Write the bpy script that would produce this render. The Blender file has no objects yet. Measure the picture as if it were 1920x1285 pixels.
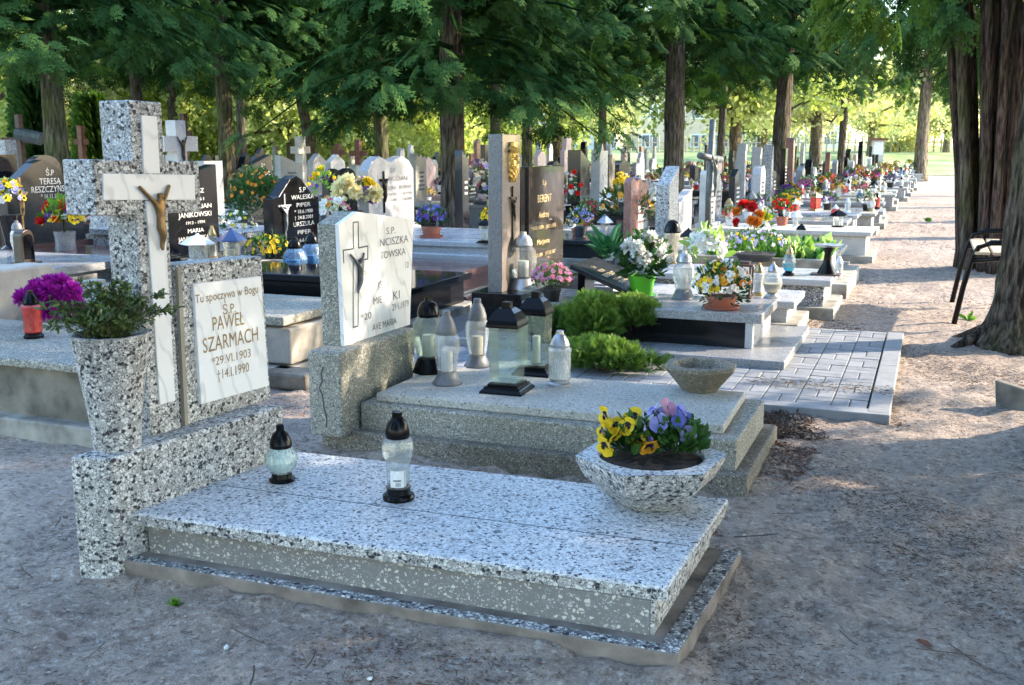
import bpy, bmesh, math, random
import numpy as np
from mathutils import Vector, Matrix

rnd = random.Random(7)
nrg = np.random.default_rng(11)
PI = math.pi
scene = bpy.context.scene
COL = scene.collection

# ------------------------------------------------------------------ camera model (used to survey the photograph)
F, CX, CY, YH, VX, H = 1950., 960., 642.5, 275., 1755., 1.5
PITCH = math.atan((CY - YH) / F)
YAW = math.atan((VX - CX) / F * math.cos(PITCH))
_f0 = Vector((-math.sin(YAW), math.cos(YAW), 0)); _r = Vector((math.cos(YAW), math.sin(YAW), 0)); _u = Vector((0, 0, 1))
_fw = _f0 * math.cos(PITCH) - _u * math.sin(PITCH); _up = _f0 * math.sin(PITCH) + _u * math.cos(PITCH)
CAM = Vector((0, 0, H))
def ray(x, y): return _fw + _r * ((x - CX) / F) - _up * ((y - CY) / F)
def at(x, y, z=0.):                       # a pixel of the photograph on the level z
    d = ray(x, y); return CAM + d * ((z - H) / d.z)
def atx(x, y, X): d = ray(x, y); return CAM + d * (X / d.x)
def aty(x, y, Y): d = ray(x, y); return CAM + d * (Y / d.y)
def atd(x, y, D): return CAM + ray(x, y) * D
def depth(p): return (Vector(p) - CAM).dot(_fw)
def rowpx(p): return CY - F * ((Vector(p) - CAM).dot(_up)) / depth(p)
def zat(p, y):                            # height above p seen in photo row y
    lo, hi = -1., 14.
    for _ in range(50):
        m = (lo + hi) / 2
        if rowpx((p[0], p[1], m)) > y: lo = m
        else: hi = m
    return lo
def msize(p, px): return px * depth(p) / F

class Plane:                              # upright plane through P, its normal turned a degrees from +X
    def __init__(s, P, a=0.):
        a = math.radians(a); s.P = Vector(P); s.u = Vector((math.sin(a), math.cos(a), 0)); s.n = Vector((math.cos(a), -math.sin(a), 0))
    def pick(s, x, y):
        d = ray(x, y); q = CAM + d * ((s.P - CAM).dot(s.n) / d.dot(s.n))
        return ((q - s.P).dot(s.u), q.z)
    def pt(s, u, z, d=0.): return s.P * 1 + s.u * u + Vector((0, 0, z - s.P.z)) + s.n * d

# ------------------------------------------------------------------ nodes / materials
def new_mat(name):
    m = bpy.data.materials.new(name); m.use_nodes = True
    nt = m.node_tree; nt.nodes.clear()
    out = nt.nodes.new('ShaderNodeOutputMaterial')
    return m, nt, out
def N(nt, t, **kw):
    n = nt.nodes.new(t)
    for k, v in kw.items():
        if k[0] == 'i' and k[1:].isdigit(): n.inputs[int(k[1:])].default_value = v
        elif k in n.inputs and not hasattr(n, k): n.inputs[k].default_value = v
        else: setattr(n, k, v)
    return n
def L(nt, a, b): nt.links.new(a, b)
def ramp(nt, fac, stops, interp='LINEAR'):
    r = nt.nodes.new('ShaderNodeValToRGB'); r.color_ramp.interpolation = interp
    els = r.color_ramp.elements
    while len(els) < len(stops): els.new(0.5)
    for e, (p, c) in zip(els, stops):
        e.position = p; e.color = (*c, 1) if len(c) == 3 else c
    L(nt, fac, r.inputs[0]); return r.outputs[0]
def mixc(nt, fac, a, b, mode='MIX'):
    m = nt.nodes.new('ShaderNodeMix'); m.data_type = 'RGBA'; m.blend_type = mode
    for s, v in ((m.inputs[0], fac), (m.inputs[6], a), (m.inputs[7], b)):
        if hasattr(v, 'is_linked'): L(nt, v, s)
        elif isinstance(v, (int, float)): s.default_value = v
        else: s.default_value = (*v, 1)
    return m.outputs[2]
def coords(nt, sc=(1, 1, 1)):
    tc = nt.nodes.new('ShaderNodeTexCoord'); mp = nt.nodes.new('ShaderNodeMapping')
    mp.inputs['Scale'].default_value = sc; L(nt, tc.outputs['Object'], mp.inputs[0]); return mp.outputs[0]
def noise(nt, vec, scale, detail=4, rough=.55, out='Fac'):
    n = nt.nodes.new('ShaderNodeTexNoise'); n.inputs['Scale'].default_value = scale
    n.inputs['Detail'].default_value = detail; n.inputs['Roughness'].default_value = rough
    L(nt, vec, n.inputs['Vector']); return n.outputs[out]
def bump(nt, h, strength, dist=.01):
    b = nt.nodes.new('ShaderNodeBump'); b.inputs['Strength'].default_value = strength; b.inputs['Distance'].default_value = dist
    L(nt, h, b.inputs['Height']); return b.outputs[0]
def principled(nt, out, col=None, rough=.6, metal=0., normal=None, spec=.5):
    p = nt.nodes.new('ShaderNodeBsdfPrincipled')
    if col is not None:
        if hasattr(col, 'is_linked'): L(nt, col, p.inputs['Base Color'])
        else: p.inputs['Base Color'].default_value = (*col, 1)
    if hasattr(rough, 'is_linked'): L(nt, rough, p.inputs['Roughness'])
    else: p.inputs['Roughness'].default_value = rough
    p.inputs['Metallic'].default_value = metal
    p.inputs['Specular IOR Level'].default_value = spec
    if normal is not None: L(nt, normal, p.inputs['Normal'])
    if out is not None: L(nt, p.outputs[0], out.inputs[0])
    return p
_mc = {}
def M(name, col=(.5, .5, .5), rough=.6, metal=0., var=.18, scale=9., bmp=0., bscale=60., spec=.5):
    if name in _mc: return _mc[name]
    m, nt, out = new_mat(name); v = coords(nt)
    f = noise(nt, v, scale, 5)
    c = ramp(nt, f, [(.28, tuple(max(0, x * (1 - var)) for x in col)), (.72, tuple(min(1, x * (1 + var)) for x in col))])
    nm = bump(nt, noise(nt, v, bscale, 3), bmp, .004) if bmp else None
    rr = ramp(nt, noise(nt, v, scale * 2.3, 3), [(.3, (rough * .85,) * 3), (.7, (min(1, rough * 1.15),) * 3)])
    principled(nt, out, c, rr, metal, nm, spec)
    _mc[name] = m; return m
def terrazzo(name, scale, cols, grout, gw=.06, rough=.45, dirt=.35, dirtcol=(.12, .10, .085), stretch=1.15, bmp=.15):
    # stone chips set in cement: cols = [(share, colour), ...]
    m, nt, out = new_mat(name); v0 = coords(nt, (1, 1, stretch))
    wob = nt.nodes.new('ShaderNodeMix'); wob.data_type = 'VECTOR'; wob.inputs[0].default_value = .012
    L(nt, v0, wob.inputs[4]); L(nt, noise(nt, v0, scale * .9, 2, .5, 'Color'), wob.inputs[5]); v = wob.outputs[1]
    vo = N(nt, 'ShaderNodeTexVoronoi', feature='F1'); vo.inputs['Scale'].default_value = scale; L(nt, v, vo.inputs['Vector'])
    ve = N(nt, 'ShaderNodeTexVoronoi', feature='DISTANCE_TO_EDGE'); ve.inputs['Scale'].default_value = scale; L(nt, v, ve.inputs['Vector'])
    sx = nt.nodes.new('ShaderNodeSeparateColor'); L(nt, vo.outputs['Color'], sx.inputs[0])
    st, p = [], 0.
    for share, c in cols: st.append((p, c)); p += share
    chip = ramp(nt, sx.outputs[0], st, 'CONSTANT')
    v2 = N(nt, 'ShaderNodeTexVoronoi', feature='F1'); v2.inputs['Scale'].default_value = scale * 2.4; L(nt, v, v2.inputs['Vector'])
    e2 = N(nt, 'ShaderNodeTexVoronoi', feature='DISTANCE_TO_EDGE'); e2.inputs['Scale'].default_value = scale * 2.4; L(nt, v, e2.inputs['Vector'])
    s2 = nt.nodes.new('ShaderNodeSeparateColor'); L(nt, v2.outputs['Color'], s2.inputs[0])
    chip2 = mixc(nt, ramp(nt, e2.outputs[0], [(.05, (1,) * 3), (.09, (0,) * 3)]), ramp(nt, s2.outputs[0], st, 'CONSTANT'), grout)
    chip = mixc(nt, ramp(nt, sx.outputs[1], [(0, (1,) * 3), (.46, (0,) * 3)], 'CONSTANT'), chip, chip2)
    big = noise(nt, v0, 1.7, 5)
    chip = mixc(nt, .035, chip, noise(nt, v0, scale * 2, 3, .6, 'Color'))
    # some cement shows between the chips, wider here and there
    e = N(nt, 'ShaderNodeMath', operation='SUBTRACT'); L(nt, ve.outputs[0], e.inputs[0])
    gwn = N(nt, 'ShaderNodeMath', operation='MULTIPLY'); L(nt, noise(nt, v0, scale * .33, 2), gwn.inputs[0]); gwn.inputs[1].default_value = gw * 2.2
    L(nt, gwn.outputs[0], e.inputs[1])
    edge = ramp(nt, e.outputs[0], [(0, (1, 1, 1)), (.025, (0, 0, 0))])
    c = mixc(nt, edge, chip, grout)
    dm = ramp(nt, big, [(.45, (0, 0, 0)), (.75, (dirt,) * 3)])
    c = mixc(nt, dm, c, dirtcol)
    nm = bump(nt, mixc(nt, .5, edge, noise(nt, v0, 90, 3)), bmp, .003)
    principled(nt, out, c, rough, 0, nm, .16)
    _mc[name] = m; return m
def granite(name, col, dark, light, scale=140., rough=.16, spec=.5):
    m, nt, out = new_mat(name); v = coords(nt)
    f = noise(nt, v, scale, 3, .75); c = ramp(nt, f, [(.36, dark), (.5, col), (.66, light)])
    f2 = noise(nt, v, 2.2, 4); c = mixc(nt, ramp(nt, f2, [(.4, (0,) * 3), (.8, (.25,) * 3)]), c, dark)
    r = ramp(nt, noise(nt, v, 5, 4), [(.35, (rough * .8,) * 3), (.7, (min(1, rough * 1.7),) * 3)])
    principled(nt, out, c, r, 0, None, spec); _mc[name] = m; return m
def marble(name, base=(.78, .76, .73), vein=(.42, .42, .43), rough=.32, amount=.55):
    m, nt, out = new_mat(name); v = coords(nt, (1, 1.6, .8))
    w = N(nt, 'ShaderNodeTexWave'); w.inputs['Scale'].default_value = 3.2; w.inputs['Distortion'].default_value = 9; w.inputs['Detail'].default_value = 4
    w.bands_direction = 'DIAGONAL'; L(nt, v, w.inputs[0])
    k = ramp(nt, w.outputs['Fac'], [(.0, (amount,) * 3), (.16, (0,) * 3)])
    k2 = mixc(nt, 1., k, ramp(nt, noise(nt, v, 4, 4), [(.35, (0,) * 3), (.65, (1,) * 3)]), 'MULTIPLY')
    c = mixc(nt, k2, base, vein)
    c = mixc(nt, ramp(nt, noise(nt, v, 6, 5), [(.5, (0,) * 3), (.8, (.16,) * 3)]), c, (.58, .53, .47))
    principled(nt, out, c, rough); _mc[name] = m; return m
def leaf(name, dark, light, trans=.3, rough=.55, attr=True, spec=.3):
    m, nt, out = new_mat(name)
    if attr:
        a = N(nt, 'ShaderNodeAttribute', attribute_name='tint'); f = a.outputs['Fac']
    else: f = noise(nt, coords(nt), 14, 2)
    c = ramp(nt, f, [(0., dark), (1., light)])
    p = principled(nt, None, c, rough, 0, None, spec)
    t = nt.nodes.new('ShaderNodeBsdfTranslucent')
    L(nt, mixc(nt, 1., c, (1., 1.05, .55), 'MULTIPLY') if trans < .9 else c, t.inputs[0])
    mx = nt.nodes.new('ShaderNodeMixShader'); mx.inputs[0].default_value = trans
    L(nt, p.outputs[0], mx.inputs[1]); L(nt, t.outputs[0], mx.inputs[2]); L(nt, mx.outputs[0], out.inputs[0])
    _mc[name] = m; return m
def petal(name, col, var=.2):
    if name in _mc: return _mc[name]
    m, nt, out = new_mat(name)
    oi = nt.nodes.new('ShaderNodeObjectInfo'); v = coords(nt)
    f = N(nt, 'ShaderNodeMath', operation='ADD'); L(nt, oi.outputs['Random'], f.inputs[0]); L(nt, noise(nt, v, 40, 2), f.inputs[1])
    f2 = N(nt, 'ShaderNodeMath', operation='MULTIPLY'); L(nt, f.outputs[0], f2.inputs[0]); f2.inputs[1].default_value = .6
    c = ramp(nt, f2.outputs[0], [(.1, tuple(x * (1 - var) for x in col)), (.9, tuple(min(1, x * (1 + var)) for x in col))])
    p = principled(nt, None, c, .6, 0, None, .25)
    t = nt.nodes.new('ShaderNodeBsdfTranslucent'); L(nt, c, t.inputs[0])
    mx = nt.nodes.new('ShaderNodeMixShader'); mx.inputs[0].default_value = .3
    L(nt, p.outputs[0], mx.inputs[1]); L(nt, t.outputs[0], mx.inputs[2]); L(nt, mx.outputs[0], out.inputs[0])
    _mc[name] = m; return m
def glass(name, tint=(.9, .95, .93), frost=.18, rough=.05, ribs=0.):
    # thin lantern glass: see-through, glossy at grazing angles, slightly dusty
    if name in _mc: return _mc[name]
    m, nt, out = new_mat(name); v = coords(nt)
    tr = nt.nodes.new('ShaderNodeBsdfTransparent'); tr.inputs[0].default_value = (*tint, 1)
    gl = nt.nodes.new('ShaderNodeBsdfGlossy'); gl.inputs['Roughness'].default_value = rough
    df = principled(nt, None, tuple(min(1, x * .95) for x in tint), .4)
    h = noise(nt, v, 26, 3) if not ribs else N(nt, 'ShaderNodeTexWave', bands_direction='Z', i1=ribs).outputs[1]
    if ribs: L(nt, v, h.node.inputs[0])
    nm = bump(nt, h, .5, .006); L(nt, nm, gl.inputs['Normal'])
    lw = N(nt, 'ShaderNodeLayerWeight'); lw.inputs[0].default_value = .35; L(nt, nm, lw.inputs['Normal'])
    m1 = nt.nodes.new('ShaderNodeMixShader'); fr = ramp(nt, noise(nt, v, 9, 4), [(.35, (frost * .6,) * 3), (.75, (min(1, frost * 1.6),) * 3)])
    L(nt, fr, m1.inputs[0]); L(nt, tr.outputs[0], m1.inputs[1]); L(nt, df.outputs[0], m1.inputs[2])
    m2 = nt.nodes.new('ShaderNodeMixShader'); L(nt, ramp(nt, lw.outputs['Fresnel'], [(0, (.05,) * 3), (.9, (.75,) * 3)]), m2.inputs[0])
    L(nt, m1.outputs[0], m2.inputs[1]); L(nt, gl.outputs[0], m2.inputs[2]); L(nt, m2.outputs[0], out.inputs[0])
    _mc[name] = m; return m

WHT, GRY, BLK = (.70, .69, .66), (.33, .33, .33), (.022, .024, .03)
terrazzo('terrazzo_coarse', 74, [(.48, WHT), (.17, (.50, .49, .47)), (.11, GRY), (.24, BLK)], (.24, .235, .225), .045, .5, .3)
terrazzo('terrazzo_dark', 62, [(.36, WHT), (.20, (.42, .42, .41)), (.18, (.20, .20, .21)), (.26, BLK)], (.16, .16, .16), .06, .6, .45)
terrazzo('terrazzo_polished', 98, [(.50, (.76, .76, .76)), (.17, (.58, .58, .60)), (.11, (.30, .32, .36)), (.25, (.03, .036, .05))], (.50, .50, .50), .03, .28, .12)
terrazzo('terrazzo_rough', 70, [(.20, (.62, .58, .50)), (.20, (.46, .45, .43)), (.32, (.25, .24, .235)), (.28, (.205, .197, .19))], (.22, .21, .20), .11, .85, .3)
terrazzo('terrazzo_fine', 105, [(.40, (.56, .53, .45)), (.28, (.40, .38, .32)), (.20, (.20, .19, .17)), (.12, (.10, .10, .095))], (.21, .20, .165), .08, .75, .35, (.10, .10, .05))
terrazzo('terrazzo_brown', 130, [(.30, (.42, .37, .29)), (.30, (.30, .26, .20)), (.25, (.17, .15, .12)), (.15, (.08, .075, .06))], (.20, .17, .13), .08, .9, .7, (.09, .075, .04), 1.15, .5)
terrazzo('terrazzo_mossy', 105, [(.30, (.40, .36, .29)), (.30, (.30, .27, .23)), (.25, (.19, .175, .15)), (.15, (.08, .075, .07))], (.15, .13, .10), .07, .85, .9, (.055, .042, .022))
terrazzo('terrazzo_pale', 115, [(.40, (.58, .55, .49)), (.30, (.47, .45, .41)), (.2, (.33, .32, .29)), (.1, (.14, .14, .135))], (.36, .35, .31), .05, .7, .35, (.20, .18, .13))
terrazzo('terrazzo_far', 60, [(.45, (.6, .59, .57)), (.25, (.4, .4, .4)), (.30, (.05, .05, .055))], (.3, .3, .3), .06, .6, .3)
granite('granite_black', (.007, .007, .009), (.004, .004, .005), (.016, .016, .018), 160, .07, .28)
granite('granite_charcoal', (.026, .028, .031), (.012, .012, .014), (.055, .057, .06), 150, .14, .35)
granite('granite_mid', (.125, .13, .14), (.05, .052, .06), (.24, .24, .25), 160, .2)
granite('granite_grey', (.27, .27, .275), (.10, .10, .11), (.46, .46, .46), 170, .22)
granite('granite_light', (.44, .44, .45), (.20, .20, .21), (.62, .62, .62), 170, .25)
granite('granite_brown', (.10, .052, .048), (.045, .022, .022), (.17, .10, .09), 150, .12)
granite('granite_red', (.24, .105, .085), (.11, .045, .04), (.36, .2, .17), 150, .2)
granite('granite_pink', (.46, .32, .29), (.28, .18, .17), (.6, .46, .42), 150, .3)
marble('marble_white', (.83, .82, .81)); marble('marble_warm', (.80, .785, .77), (.40, .40, .41), .35, .6)
M('concrete', (.30, .28, .24), .9, 0, .55, 6, .5, 45); M('concrete_dark', (.17, .15, .12), .92, 0, .7, 6, .6, 45)
M('concrete_beige', (.42, .37, .31), .9, 0, .3, 5, .4, 50); M('concrete_pale', (.50, .485, .45), .85, 0, .2, 6, .2, 60)
M('putty', (.30, .27, .21), .8); M('gold', (.62, .42, .13), .32, 1.); M('gold_paint', (.30, .19, .065), .55, 0, .45, 40)
M('letter_dark', (.045, .05, .06), .6); M('letter_silver', (.58, .59, .58), .4, .2); M('letter_gold', (.72, .55, .28), .4, .3)
M('letter_worn', (.16, .15, .15), .7, 0, .6, 30)
M('bronze', (.26, .165, .075), .42, .85, .35, 30, .2, 120); M('pewter', (.11, .115, .125), .45, .6, .3, 30); M('dark_bronze', (.04, .028, .018), .4, .3, .3, 30)
M('plastic_black', (.006, .006, .007), .2, 0, .3, 20, spec=.16); M('plastic_grey', (.14, .145, .155), .45, 0, .3, 25, .1); M('plastic_silver', (.42, .43, .45), .3, .6, .15, 25)
M('plastic_gold', (.42, .30, .14), .3, .7, .25, 25); M('plastic_white', (.72, .72, .72), .45); M('plastic_brown', (.10, .05, .035), .4); M('plastic_blue', (.03, .06, .16), .35)
M('wax_white', (.78, .76, .72), .6, 0, .05); M('wax_red', (.62, .012, .012), .4, 0, .1); M('wax_blue', (.03, .42, .58), .4, 0, .1); M('wax_cream', (.55, .5, .38), .6)
M('terracotta', (.36, .115, .07), .6, 0, .2, 6); M('pot_green', (.10, .42, .02), .35, 0, .08, 4); M('pot_black', (.014, .014, .015), .45); M('pot_slate', (.05, .055, .07), .4); M('pot_brown', (.12, .055, .05), .5)
M('dirt_concrete', (.20, .165, .14), .95, 0, .6, 7, .8, 60); M('soil', (.028, .019, .014), .95, 0, .6, 40, .8, 90); M('paper', (.75, .75, .74), .6)
M('rust', (.17, .075, .045), .8, .2, .4, 20, .3); M('wood_dark', (.085, .055, .04), .8, 0, .4, 12, .4); M('iron', (.10, .115, .115), .55, .5, .3, 15, .2); M('wood_pale', (.45, .36, .26), .8)
M('wax_label', (.50, .06, .16), .6); M('white_paint', (.75, .75, .73), .5); M('wall_white', (.72, .70, .66), .8, 0, .08, 2); M('wall_beige', (.62, .50, .36), .8, 0, .08, 2)
M('window_glass', (.10, .13, .16), .1, 0, .2, 3); M('roof_grey', (.22, .21, .21), .7); M('roof_red', (.33, .14, .09), .7)
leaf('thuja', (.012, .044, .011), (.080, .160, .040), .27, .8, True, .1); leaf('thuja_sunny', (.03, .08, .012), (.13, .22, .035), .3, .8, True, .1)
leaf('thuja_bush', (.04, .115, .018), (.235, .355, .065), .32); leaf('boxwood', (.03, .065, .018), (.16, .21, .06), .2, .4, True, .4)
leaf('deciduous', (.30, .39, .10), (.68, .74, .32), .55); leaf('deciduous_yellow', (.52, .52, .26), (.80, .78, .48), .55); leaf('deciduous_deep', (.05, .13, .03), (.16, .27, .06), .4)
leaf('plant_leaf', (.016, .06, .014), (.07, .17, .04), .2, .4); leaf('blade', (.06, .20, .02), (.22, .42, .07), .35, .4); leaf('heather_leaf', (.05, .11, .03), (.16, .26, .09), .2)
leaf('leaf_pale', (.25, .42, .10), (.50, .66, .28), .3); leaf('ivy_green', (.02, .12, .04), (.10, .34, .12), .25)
PET = {'yellow': (.80, .56, .02), 'cream': (.80, .70, .38), 'white': (.80, .79, .74), 'orange': (.84, .27, .03), 'red': (.64, .022, .02), 'pink': (.62, .16, .26),
       'mauve': (.56, .28, .42), 'magenta': (.47, .02, .36), 'blue': (.12, .14, .48), 'lilac': (.36, .36, .72), 'purple': (.16, .04, .28), 'amber': (.72, .36, .03), 'crimson': (.50, .02, .09), 'dusk': (.03, .012, .03), 'dried': (.25, .06, .05)}
def P_(c): return petal('petal_' + c, PET[c])
def bark(name, c1, c2, moss, ridge=9., mossamt=.5):
    m, nt, out = new_mat(name); v = coords(nt, (ridge, ridge, 1.1)); v1 = coords(nt)
    f = noise(nt, v, 3.2, 6, .65); c = ramp(nt, f, [(.40, tuple(x * .6 for x in c1)), (.50, tuple(x * .45 for x in c2)), (.62, c2)])
    mk = ramp(nt, noise(nt, v1, 1.6, 4), [(.48, (0,) * 3), (.68, (mossamt,) * 3)])
    c = mixc(nt, mk, c, moss)
    principled(nt, out, c, .92, 0, bump(nt, f, 1., .09), .15); _mc[name] = m; return m
bark('bark', (.05, .038, .03), (.23, .185, .145), (.10, .115, .03)); bark('bark_red', (.04, .024, .02), (.20, .135, .11), (.10, .12, .03), 13, .35)
bark('bark_green', (.06, .055, .035), (.19, .17, .105), (.12, .14, .035), 7, .7); bark('bark_pale', (.13, .10, .07), (.34, .27, .19), (.25, .24, .1), 6, .4)
MAT = _mc
SUN_AZ, SUN_EL, SUN_E, SKY, EXPO = 30., 25., 2.1, .15, 2.75
HAZE = 0
SHADE = [(5.2, 5.2, 1.0, 2.0, 0), (5.6, 7.9, .8, 3.2, 1), (4.6, 2.0, 1.0, 2.0, 2), (7.6, 6.6, .9, 1.8, 3)]  # added out-of-view trees that cast shade on the front graves
BEHIND = [(-5.2, -2.6, .9, 1.0, 0), (-1.0, -3.9, .9, 1.1, 1), (2.2, -4.2, .8, 1.4, 2)]  # added unseen trees that block sky light from behind the camera
# ------------------------------------------------------------------ objects, things, parts
def tag(o, label=None, cat=None, group=None, kind=None):
    if label: o['label'] = label
    if cat: o['category'] = cat
    if group: o['group'] = group
    if kind: o['kind'] = kind
    return o
LABELS = {}
def thing(name, label, cat, loc=(0, 0, 0), rotz=0., group=None):
    o = bpy.data.objects.new(name, None); COL.objects.link(o); o.empty_display_size = .1
    o.location = loc; o.rotation_euler = (0, 0, rotz)
    return tag(o, label, cat, group)
def kids(o): return [c for c in KID.get(o.name, [])]
KID = {}
def link(name, me, mats, parent=None, smooth=False, bevel=0., world=None):
    o = bpy.data.objects.new(name, me); COL.objects.link(o)
    for m in (mats if isinstance(mats, (list, tuple)) else [mats]):
        if not me.materials or len(me.materials) < (len(mats) if isinstance(mats, (list, tuple)) else 1):
            me.materials.append(MAT[m] if isinstance(m, str) else m)
    if smooth: me.polygons.foreach_set('use_smooth', [True] * len(me.polygons))
    if parent is not None:
        o.parent = parent; KID.setdefault(parent.name, []).append(o)
        if world is not None: o.location = -Vector(world)      # built in world coordinates under a thing standing at `world`
    if bevel:
        b = o.modifiers.new('Bevel', 'BEVEL'); b.width = bevel; b.segments = 2; b.limit_method = 'ANGLE'; b.angle_limit = .6
        b.harden_normals = False
    return o
def copy_tree(o, parent=None):
    c = o.copy(); COL.objects.link(c)
    if parent is not None: c.parent = parent; KID.setdefault(parent.name, []).append(c)
    for ch in kids(o): copy_tree(ch, c)
    return c

class MB:
    def __init__(s): s.v = []; s.f = []; s.mi = []; s.cur = 0
    def add(s, V, Fs, mi=None):
        b = len(s.v); s.v += [tuple(p) for p in V]; s.f += [tuple(i + b for i in f) for f in Fs]
        s.mi += [s.cur if mi is None else mi] * len(Fs); return s
    def box(s, x0, x1, y0, y1, z0, z1):
        return s.add([(x, y, z) for z in (z0, z1) for (x, y) in ((x0, y0), (x1, y0), (x1, y1), (x0, y1))],
                     [(3, 2, 1, 0), (4, 5, 6, 7), (0, 1, 5, 4), (1, 2, 6, 5), (2, 3, 7, 6), (3, 0, 4, 7)])
    def quadbox(s, c4, z0, z1):            # four ground corners (ccw), z may be per corner lists
        z0 = z0 if isinstance(z0, (list, tuple)) else [z0] * 4; z1 = z1 if isinstance(z1, (list, tuple)) else [z1] * 4
        return s.add([(c[0], c[1], z) for c, z in zip(c4, z0)] + [(c[0], c[1], z) for c, z in zip(c4, z1)],
                     [(3, 2, 1, 0), (4, 5, 6, 7), (0, 1, 5, 4), (1, 2, 6, 5), (2, 3, 7, 6), (3, 0, 4, 7)])
    def prism(s, pl, poly, d0, d1):        # outline (u,z) on a Plane, between depths d0 (front) and d1 (back)
        n = len(poly); A = [pl.pt(u, z, d0) for u, z in poly]; B = [pl.pt(u, z, d1) for u, z in poly]
        return s.add(A + B, [tuple(range(n)), tuple(range(2 * n - 1, n - 1, -1))] + [((i + 1) % n, i, n + i, n + (i + 1) % n) for i in range(n)])
    def lathe(s, prof, n=24, c=(0, 0, 0), rot=0., ribs=0, amp=0., twist=0., sx=1., sy=1., jit=0.):
        b = []; rr = random.Random(len(s.v) + n)
        for k, (r, z) in enumerate(prof):
            for i in range(n):
                a = 2 * PI * i / n + rot; q = r * (1 + (amp * math.cos(ribs * (a + twist * z)) if ribs else 0) + jit * rr.uniform(-1, 1))
                b.append((c[0] + sx * q * math.cos(a), c[1] + sy * q * math.sin(a), c[2] + z))
        fs = []
        for k in range(len(prof) - 1):
            for i in range(n):
                j = (i + 1) % n; fs.append((k * n + i, k * n + j, (k + 1) * n + j, (k + 1) * n + i))
        if prof[0][0] > 0: fs.append(tuple(range(n - 1, -1, -1)))
        if prof[-1][0] > 0: fs.append(tuple((len(prof) - 1) * n + i for i in range(n)))
        return s.add(b, fs)
    def tube(s, pts, rad, n=8, cap=True, lump=0., seed=1, ridge=0.):
        pts = [Vector(p) for p in pts]; rad = rad if isinstance(rad, (list, tuple)) else [rad] * len(pts)
        rr = random.Random(seed); V = []; up = Vector((.13, .29, .95))
        for k, p in enumerate(pts):
            t = (pts[min(k + 1, len(pts) - 1)] - pts[max(k - 1, 0)]).normalized()
            a = t.cross(Vector((1, 0, 0)) if abs(t.x) < .8 else Vector((0, 1, 0))).normalized(); b = t.cross(a)
            for i in range(n):
                an = 2 * PI * i / n
                q = rad[k] * (1 + lump * (math.sin(an * 3 + k * .35 + seed) * .6 + math.sin(an * 7 + seed * 2 + k * .2) * .35 + rr.uniform(-.35, .35)))
                if ridge:
                    w_ = .5 * math.sin(k * .31 + seed) + .3 * math.sin(k * .83 + an * 2)
                    q += ridge * (abs(math.sin(an * 9 + w_ * 2 + seed)) - .6 + .55 * (abs(math.sin(an * 21 - w_ * 3 + k * .12)) - .6) + .35 * rr.uniform(-1, 1))
                V.append(p + a * (q * math.cos(an)) + b * (q * math.sin(an)))
        fs = [(k * n + i, k * n + (i + 1) % n, (k + 1) * n + (i + 1) % n, (k + 1) * n + i) for k in range(len(pts) - 1) for i in range(n)]
        if cap: fs += [tuple(range(n - 1, -1, -1)), tuple((len(pts) - 1) * n + i for i in range(n))]
        return s.add(V, fs)
    def mesh(s, name):
        me = bpy.data.meshes.new(name); me.from_pydata(s.v, [], s.f)
        if any(s.mi): me.polygons.foreach_set('material_index', s.mi)
        bm = bmesh.new(); bm.from_mesh(me); bmesh.ops.recalc_face_normals(bm, faces=bm.faces); bm.to_mesh(me); bm.free()
        me.update(); return me
    def build(s, name, mats, parent=None, smooth=False, bevel=0., world=None):
        return link(name, s.mesh(name), mats, parent, smooth, bevel, world)
def smooth_angle(o, ang=40):
    me = o.data; me.polygons.foreach_set('use_smooth', [True] * len(me.polygons))
    bm = bmesh.new(); bm.from_mesh(me); a = math.radians(ang)
    for e in bm.edges:
        if len(e.link_faces) == 2 and e.calc_face_angle(0) > a: e.smooth = False
    bm.to_mesh(me); bm.free(); return o
def box(root, name, x0, x1, y0, y1, z0, z1, mat, bevel=.006):
    return MB().box(x0, x1, y0, y1, z0, z1).build(name, mat, root, bevel=bevel, world=root.location)

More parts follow.
